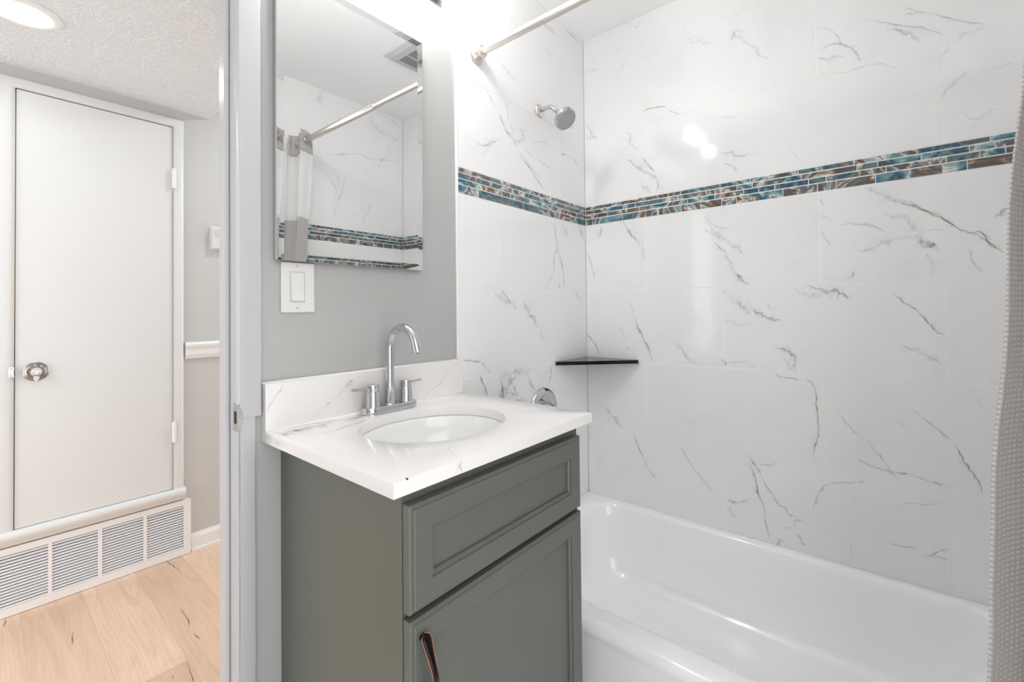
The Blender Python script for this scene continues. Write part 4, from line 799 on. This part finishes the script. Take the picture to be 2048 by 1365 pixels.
fa = thing('faucet', 'chrome gooseneck faucet with two lever handles at the back of the sink', 'faucet', (-1.105, -0.055, CZ1))
FX, FYY = -1.104, -0.055
bm = nb()
def stad(hl, r, z): 
    return rrect(FX-hl-r, FX+hl+r, FYY-r, FYY+r, r*0.999, z, 10, 3)
loft(bm, [stad(0.055, 0.0255, CZ1+0.0001), stad(0.055, 0.0255, CZ1+0.014), stad(0.055, 0.0245, CZ1+0.0165), stad(0.055, 0.0225, CZ1+0.018)], closed=True, cap0=True, cap1=True)
build('base_plate', bm, M_CHROME, fa, smooth=True, auto=35)
bz = CZ1+0.018
bm = nb()
R_ = 0.0565; ztop = 1.092
pts = [(FX, FYY, bz)]+[(FX, FYY, bz+(ztop-bz)*i/6) for i in range(1, 7)]
for i in range(1, 25):
    a_ = math.radians(165*i/24); pts.append((FX, FYY-R_+R_*math.cos(a_), ztop+R_*math.sin(a_)))
d = Vector(pts[-1])-Vector(pts[-2]); d.normalize()
pts.append(tuple(Vector(pts[-1])+d*0.004))
tube(bm, pts, 0.0108, 28)
build('spout', bm, M_CHROME, fa, smooth=True, auto=50)
e = Vector(pts[-1])
bm = nb(); lathe(bm, [(0.0108, 0.0), (0.0114, 0.0005), (0.0114, 0.0175), (0.0100, 0.0185), (0.0075, 0.0175), (0.0075, 0.014), (0, 0.014)], 28, e, d); build('aerator', bm, M_CHROME, fa, smooth=True, auto=30)
bm = nb(); lathe(bm, [(0.0145, 0), (0.0130, 0.002), (0.0128, 0.055), (0.0118, 0.0565), (0.0106, 0.0565)], 32, (FX, FYY, bz), (0, 0, 1)); build('collar', bm, M_CHROME, fa, smooth=True, auto=30)
for s_ in (-1, 1):
    hx = FX+s_*0.051
    bm = nb()
    lathe(bm, [(0.0182, 0), (0.0172, 0.002), (0.0170, 0.036), (0.0162, 0.0375), (0.0148, 0.0385), (0.0154, 0.0395), (0.0154, 0.0545), (0.0140, 0.0560), (0.0, 0.0562)], 32, (hx, FYY, bz), (0, 0, 1))
    hb = build('handle', bm, M_CHROME, fa, smooth=True, auto=30)
    bm = nb()
    dv = Vector((s_, -0.05 if s_ < 0 else 0.02, 0.03)).normalized()
    p0 = Vector((hx, FYY, bz+0.048))+dv*0.011
    tube(bm, [p0, p0+dv*(0.050 if s_ < 0 else 0.042)], 0.0036 if s_ < 0 else 0.0033, 16)
    build('lever', bm, M_CHROME, hb, smooth=True, auto=50)
settle(fa)

# ---------------------------------------------------------------- mirror
MX0, MX1, MZ0, MZ1 = -1.373, -0.960, 1.311, 1.988
mi_ = thing('mirror', 'frameless rectangular wall mirror above the sink and the light switch', 'mirror', ((MX0+MX1)/2, 0, MZ0))
TILT = math.radians(0.38)
def mp_(x, z, y=0.0):   # the top hangs slightly forward
    return Vector((x, -0.0155+y-(z-MZ0)*math.tan(TILT), z))
BV = 0.017
bm = nb()
c4 = [(MX0, MZ0), (MX1, MZ0), (MX1, MZ1), (MX0, MZ1)]; i4 = [(MX0+BV, MZ0+BV), (MX1-BV, MZ0+BV), (MX1-BV, MZ1-BV), (MX0+BV, MZ1-BV)]
vi = [bm.verts.new(mp_(x, z)) for x, z in i4]; bm.faces.new(vi)
mg = build('glass', bm, M_MIRROR, mi_)
bm = nb()
vi = [bm.verts.new(mp_(x, z)) for x, z in i4]; vo = [bm.verts.new(mp_(x, z, -0.0008)) for x, z in c4]
for i in range(4): bm.faces.new((vo[i], vo[(i+1) % 4], vi[(i+1) % 4], vi[i]))
build('bevelled_edge', bm, M_MIRROR, mi_)
bm = nb()
vo = [bm.verts.new(mp_(x, z, -0.0008)) for x, z in c4]; vb = [bm.verts.new(mp_(x, z, 0.006)) for x, z in c4]
for i in range(4): bm.faces.new((vo[i], vo[(i+1) % 4], vb[(i+1) % 4], vb[i]))
build('polished_rim', bm, simple('glass_edge', srgb(225, 228, 226), 0.15), mi_)
bm = nb()
q = 0.012
vo = [bm.verts.new(mp_(x, z, 0.006)) for x, z in ((MX0+.002, MZ0+.002), (MX1-.002, MZ0+.002), (MX1-.002, MZ1-.002), (MX0+.002, MZ1-.002))]
vb = [bm.verts.new(Vector((v.co.x, 0.0058, v.co.z))) for v in vo]
for i in range(4): bm.faces.new((vo[i], vo[(i+1) % 4], vb[(i+1) % 4], vb[i]))
bm.faces.new(vb); bm.faces.new(vo)
build('mount', bm, M_CHROME, mi_)
settle(mi_)

# ---------------------------------------------------------------- light switch
sw = thing('light_switch', 'white rocker light switch on the grey wall directly below the mirror', 'light switch', (-1.3175, 0.006, 1.25))
bm = nb(); box(bm, -1.357, -1.278, -0.0005, 0.006, 1.190, 1.3095); build('cover_plate', bm, M_PLASTIC, sw, bevel=0.003, seg=3)
bm = nb(); box(bm, -1.3365, -1.3035, -0.0012, -0.0002, 1.216, 1.286); fr_ = build('rocker_frame', bm, M_PLASTIC, sw, bevel=0.0005)
bm = nb(); 
prof = [(-0.0010, 1.2185), (-0.0060, 1.2185), (-0.0030, 1.252), (-0.0022, 1.2838), (-0.0010, 1.2838)]
loft(bm, [[Vector((x, y, z)) for y, z in prof] for x in (-1.334, -1.306)], closed=True, cap0=True, cap1=True); build('rocker', bm, M_PLASTIC, sw, bevel=0.0006)
bm = nb(); box(bm, -1.3372, -1.3028, -0.0008, -0.0003, 1.2153, 1.2867); build('shadow_gap', bm, simple('gap_grey', srgb(130, 130, 128), 0.6), sw)
for z in (1.2005, 1.2995):
    bm = nb(); lathe(bm, [(0.0034, 0), (0.003, 0.0012), (0, 0.0014)], 16, (-1.320, -0.0004, z), (0, -1, 0))
    s0 = build('screw', bm, M_PLASTIC, sw, smooth=True, auto=30)
    bm = nb(); bmesh.ops.create_cube(bm, size=1, matrix=Matrix.Translation((-1.320, -0.0019, z)) @ Matrix.Rotation(math.radians(35), 4, 'Y') @ Matrix.Diagonal((0.0055, 0.0004, 0.0009, 1)))
    build('slot', bm, M_DARK, s0)
settle(sw)

# ---------------------------------------------------------------- vanity light above the mirror
vl = thing('vanity_light', 'three bulb vanity light on the wall above the mirror, mostly out of view', 'wall light', (-1.1, 0.0, 2.2))
bm = nb(); box(bm, -1.325, -0.875, -0.020, 0.006, 2.167, 2.275); build('backplate', bm, M_CHROME, vl, bevel=0.001)
for b_ in BULBS:
    bm = nb(); tube(bm, [(b_[0], -0.018, 2.235), (b_[0], -0.11, 2.24), (b_[0], -0.16, 2.255), (b_[0], -0.17, 2.29)], 0.007, 14)
    lathe(bm, [(0.016, 0.0), (0.018, 0.004), (0.018, 0.03), (0.012, 0.038)], 24, (b_[0], -0.17, 2.283), (0, 0, 1)); arm = build('arm', bm, M_CHROME, vl, smooth=True, auto=40)
    bm = nb(); lathe(bm, [(0.024, 0.0), (0.030, -0.01), (0.044, -0.06), (0.050, -0.110)], 32, (b_[0], -0.17, 2.280), (0, 0, 1), capa=False, capb=False); build('glass_shade', bm, M_GLASS, arm, smooth=True)
bulb_objs = []
settle(vl)

# ---------------------------------------------------------------- shower rod and curtain
RX, RZ = -0.711, 2.070
rod = thing('shower_curtain_rod', 'champagne nickel tension rod running over the tub between two walls', 'curtain rod', (RX, YF/2, RZ))
bm = nb(); lathe(bm, [(0.0125, 0.012), (0.0125, 0.66)], 32, (RX, 0, RZ), (0, -1, 0)); build('thin_tube', bm, M_NICKEL, rod, smooth=True, auto=40)
bm = nb(); lathe(bm, [(0.0128, 0.655), (0.0150, 0.658), (0.0150, 1.42)], 32, (RX, 0, RZ), (0, -1, 0)); build('thick_tube', bm, M_NICKEL, rod, smooth=True, auto=40)
for y, s_ in ((-0.001, -1), (YF+0.001, 1)):
    bm = nb(); lathe(bm, [(0.0325, 0.0), (0.0325, 0.004), (0.0315, 0.006), (0.0300, 0.0065), (0.0298, 0.0085), (0.0275, 0.011), (0.0225, 0.020), (0.0190, 0.026), (0.0190, 0.0275), (0.0200, 0.028), (0.0200, 0.032), (0.0175, 0.033), (0.0165, 0.037), (0.0125, 0.0375)], 48, (RX, y, RZ), (0, s_, 0))
    build('flange', bm, M_NICKEL, rod, smooth=True, auto=30)
settle(rod)

cu = thing('shower_curtain', 'taupe waffle weave shower curtain bunched at the camera end of the tub', 'shower curtain', (RX, -1.33, 0.1))
NP = 2.3            # pleats
def cpt(s_, z):
    """s_: 0..1 along the cloth, leading edge at 0; hangs from the rod, falls outside the tub and fans out"""
    t = max(0.0, min(1.0, (2.06-z)/1.3))
    yl = -1.260+0.085*t**1.1; yr = YF+0.012
    K = [(2.12, 0.0), (1.45, -0.004), (1.05, -0.007), (0.88, -0.006), (0.60, 0.005), (0.0, 0.020)]
    for (za, da), (zb, db) in zip(K, K[1:]):
        if zb <= z <= za: yl += da+(db-da)*(za-z)/(za-zb)
    y = yl+(yr-yl)*s_
    amp = 0.042+0.004*t
    xc = RX-0.105*max(0.0, min(1.0, (2.0-z)/1.5))**1.1
    ph = 2*math.pi*NP*s_
    x = xc+amp*math.sin(ph-1.65)*(0.65+0.35*math.sin(7*s_+1))
    y += 0.010*math.sin(2*ph)*(1-0.3*t)*min(1, s_*8)
    x += 0.004*math.sin(z*9+s_*14); y += (0.004*math.sin(z*6.1+1.0)+0.003*math.sin(z*15))*min(1, t*3)
    return Vector((x, y, z))
def cloth(name, z0, z1, mat, nz, ns=150, solid=0.0012):
    bm = nb(); uvl = bm.loops.layers.uv.new('UVMap'); R = []; U = []
    for i in range(nz+1):
        z = z1+(z0-z1)*i/nz; row = [cpt(j/ns, z) for j in range(ns+1)]
        u = [0.0]
        for j in range(ns): u.append(u[-1]+(row[j+1]-row[j]).length)
        R.append([bm.verts.new(q_) for q_ in row]); U.append(u)
    for i in range(nz):
        za, zb = z1+(z0-z1)*i/nz, z1+(z0-z1)*(i+1)/nz
        for j in range(ns):
            f = bm.faces.new((R[i][j], R[i][j+1], R[i+1][j+1], R[i+1][j]))
            for lp, uv in zip(f.loops, ((U[0][j], za), (U[0][j+1], za), (U[0][j+1], zb), (U[0][j], zb))): lp[uvl].uv = uv
    o = build(name, bm, mat, cu, smooth=True)
    if solid:
        so = o.modifiers.new('thickness', 'SOLIDIFY'); so.thickness = solid; so.offset = 0
    return o
cloth('header_band', 2.005, 2.115, M_HEADER, 6)
cloth('sheer_window', 1.672, 2.005, M_SHEER, 12, solid=0)
cloth('hem_seam', 1.655, 1.672, M_SHEER, 2, solid=0.002)
cloth('waffle_panel', 0.08, 1.658, M_CURTAIN, 60)
for s_ in (0.03, 0.16, 0.29, 0.42, 0.55, 0.68, 0.81, 0.94):
    c_ = cpt(s_, RZ); bm = nb()
    tube(bm, [Vector((RX+0.019*math.cos(a_), c_.y, RZ+0.019*math.sin(a_))) for a_ in [i*2*math.pi/24 for i in range(25)]], 0.003, 8)
    g = build('grommet', bm, M_STEEL, cu, smooth=True)
settle(cu)

# ---------------------------------------------------------------- shower head, valve, corner shelf
shw = thing('showerhead', 'round chrome shower head on a bent arm above the mosaic strip', 'shower head', (-0.35, 0, 1.997))
bm = nb(); lathe(bm, [(0.0265, 0), (0.0262, 0.0025), (0.023, 0.006), (0.015, 0.009), (0.0115, 0.0095)], 40, (-0.35, -0.001, 1.997), (0, -1, 0)); build('wall_flange', bm, M_NICKEL, shw, smooth=True, auto=40)
bm = nb(); pts = [Vector((-0.35, -0.006, 1.997)), Vector((-0.35, -0.03, 1.998))]
for i in range(10):
    a_ = math.radians(45*i/9); pts.append(Vector((-0.35, -0.045-0.03*math.sin(a_), 1.998-0.03*(1-math.cos(a_)))))
dd = Vector((0, -1, -1)).normalized(); pts.append(pts[-1]+dd*0.046)
tube(bm, pts, 0.0088, 24); build('arm', bm, M_CHROME, shw, smooth=True)
ax = Vector((-0.12, -0.70, -0.70)).normalized(); nk = pts[-1]
bm = nb(); lathe(bm, [(0.0105, -0.008), (0.0118, -0.002), (0.0118, 0.006), (0.0138, 0.009), (0.0145, 0.013), (0.030, 0.020), (0.0400, 0.027), (0.0440, 0.033), (0.0445, 0.036), (0.0432, 0.0375), (0.0448, 0.039), (0.0446, 0.047), (0.0425, 0.050), (0.040, 0.051)], 56, nk, ax, capb=False)
hd = build('head_body', bm, M_CHROME, shw, smooth=True, auto=28)
bm = nb(); lathe(bm, [(0.0402, 0.0508), (0.039, 0.0518), (0, 0.0518)], 48, nk, ax, capa=False); fc = build('spray_face', bm, simple('grey_spray_face', srgb(186, 187, 190), 0.25, 0.4), hd, smooth=True, auto=30)
t_ = Vector((1, 0, 0)); uu_ = ax.cross(t_).normalized(); vv_ = ax.cross(uu_)
bm = nb()
for ring, cnt in ((0.009, 8), (0.016, 14), (0.023, 18), (0.029, 24), (0.035, 28)):
    for i in range(cnt):
        a_ = 2*math.pi*i/cnt+ring*40; c_ = nk+ax*0.0515+(uu_*math.cos(a_)+vv_*math.sin(a_))*ring
        lathe(bm, [(0.0013, 0), (0.0010, 0.0014), (0, 0.0016)], 8, c_, ax)
nz_ = build('spray_nozzles', bm, M_DARK, fc); nz_['kind'] = 'stuff'
bm = nb(); sd = (uu_*0.25+vv_*1.0).normalized()
if sd.x < 0: sd = -sd
tube(bm, [nk+ax*0.043+sd*0.042, nk+ax*0.043+sd*0.058], [0.0035, 0.0045], 14); build('mode_lever', bm, M_PLASTIC, hd, smooth=True, auto=50)
settle(shw)

vv = thing('shower_valve', 'round chrome shower valve trim peeking out behind the vanity top', 'shower valve', (-0.346, 0, 0.782))
VC = (-0.346, -0.0015, 0.787)
bm = nb(); lathe(bm, [(0.089, 0), (0.0885, 0.003), (0.084, 0.009), (0.074, 0.014), (0.066, 0.014), (0.060, 0.010), (0.056, 0.006), (0.0, 0.006)], 64, VC, (0, -1, 0)); build('escutcheon', bm, M_CHROME, vv, smooth=True, auto=50)
bm = nb(); lathe(bm, [(0.036, 0.006), (0.034, 0.02), (0.026, 0.045), (0.022, 0.052), (0, 0.054)], 40, VC, (0, -1, 0)); hb = build('valve_handle', bm, M_CHROME, vv, smooth=True, auto=40)
bm = nb(); tube(bm, [Vector(VC)+Vector((0, -0.045, -0.015)), Vector(VC)+Vector((0, -0.052, -0.075))], [0.008, 0.006], 16); build('lever', bm, M_CHROME, hb, smooth=True)
settle(vv)

bm = nb()
tri = [(-0.0015, -0.0015), (-0.0015, -0.252), (-0.010, -0.256), (-0.258, -0.010), (-0.257, -0.0015)]
loft(bm, [[Vector((x, y, z)) for x, y in tri] for z in (0.9575, 0.9725)], closed=True, cap0=True, cap1=True)
sh_ = build('corner_shelf', bm, M_BLACK, bevel=0.0012)
tag(sh_, 'black polished triangular corner shelf on the tiled walls', 'shelf')

# ---------------------------------------------------------------- exhaust vent on the bathroom ceiling (seen in the mirror)
ev = thing('exhaust_vent', 'square white slotted exhaust fan cover on the bathroom ceiling seen in the mirror', 'vent', (-0.40, -0.73, CEIL))
EX0, EX1, EY0, EY1 = -0.53, -0.26, -0.86, -0.62
bm = nb(); loft(bm, [[Vector((x, y, z)) for x, y in ((EX0+i, EY0+i), (EX1-i, EY0+i), (EX1-i, EY1-i), (EX0+i, EY1-i))] for i, z in ((0, CEIL-0.0005), (0, CEIL-0.004), (0.02, CEIL-0.016), (0.045, CEIL-0.020))], closed=True, cap0=True, cap1=True)
cv = build('fan_cover', bm, simple('pale_grey_plastic', srgb(192, 193, 193), 0.4), ev)  # cover in one even pale grey
bm = nb()
for r in range(2):
    for i in range(15):
        x = EX0+0.055+i*0.0113; y0_ = EY0+0.055+r*0.070
        box(bm, x, x+0.0045, y0_, y0_+0.058, CEIL-0.0206, CEIL-0.0198)
sl = build('slot_rows', bm, simple('slot_shadow', srgb(60, 60, 60), 0.7), cv)
settle(ev)

# bulbs of the vanity light
for b_ in BULBS:
    bm = nb(); lathe(bm, [(0.0, -0.032), (0.012, -0.030), (0.021, -0.022), (0.026, -0.010), (0.0265, 0.002), (0.022, 0.016), (0.014, 0.028), (0.012, 0.042)], 24, b_, (0, 0, 1))
    o = build('light_bulb', bm, M_BULB, vl, smooth=True); o.matrix_parent_inverse = Matrix.Translation(vl.location).inverted()
    o.visible_shadow = True
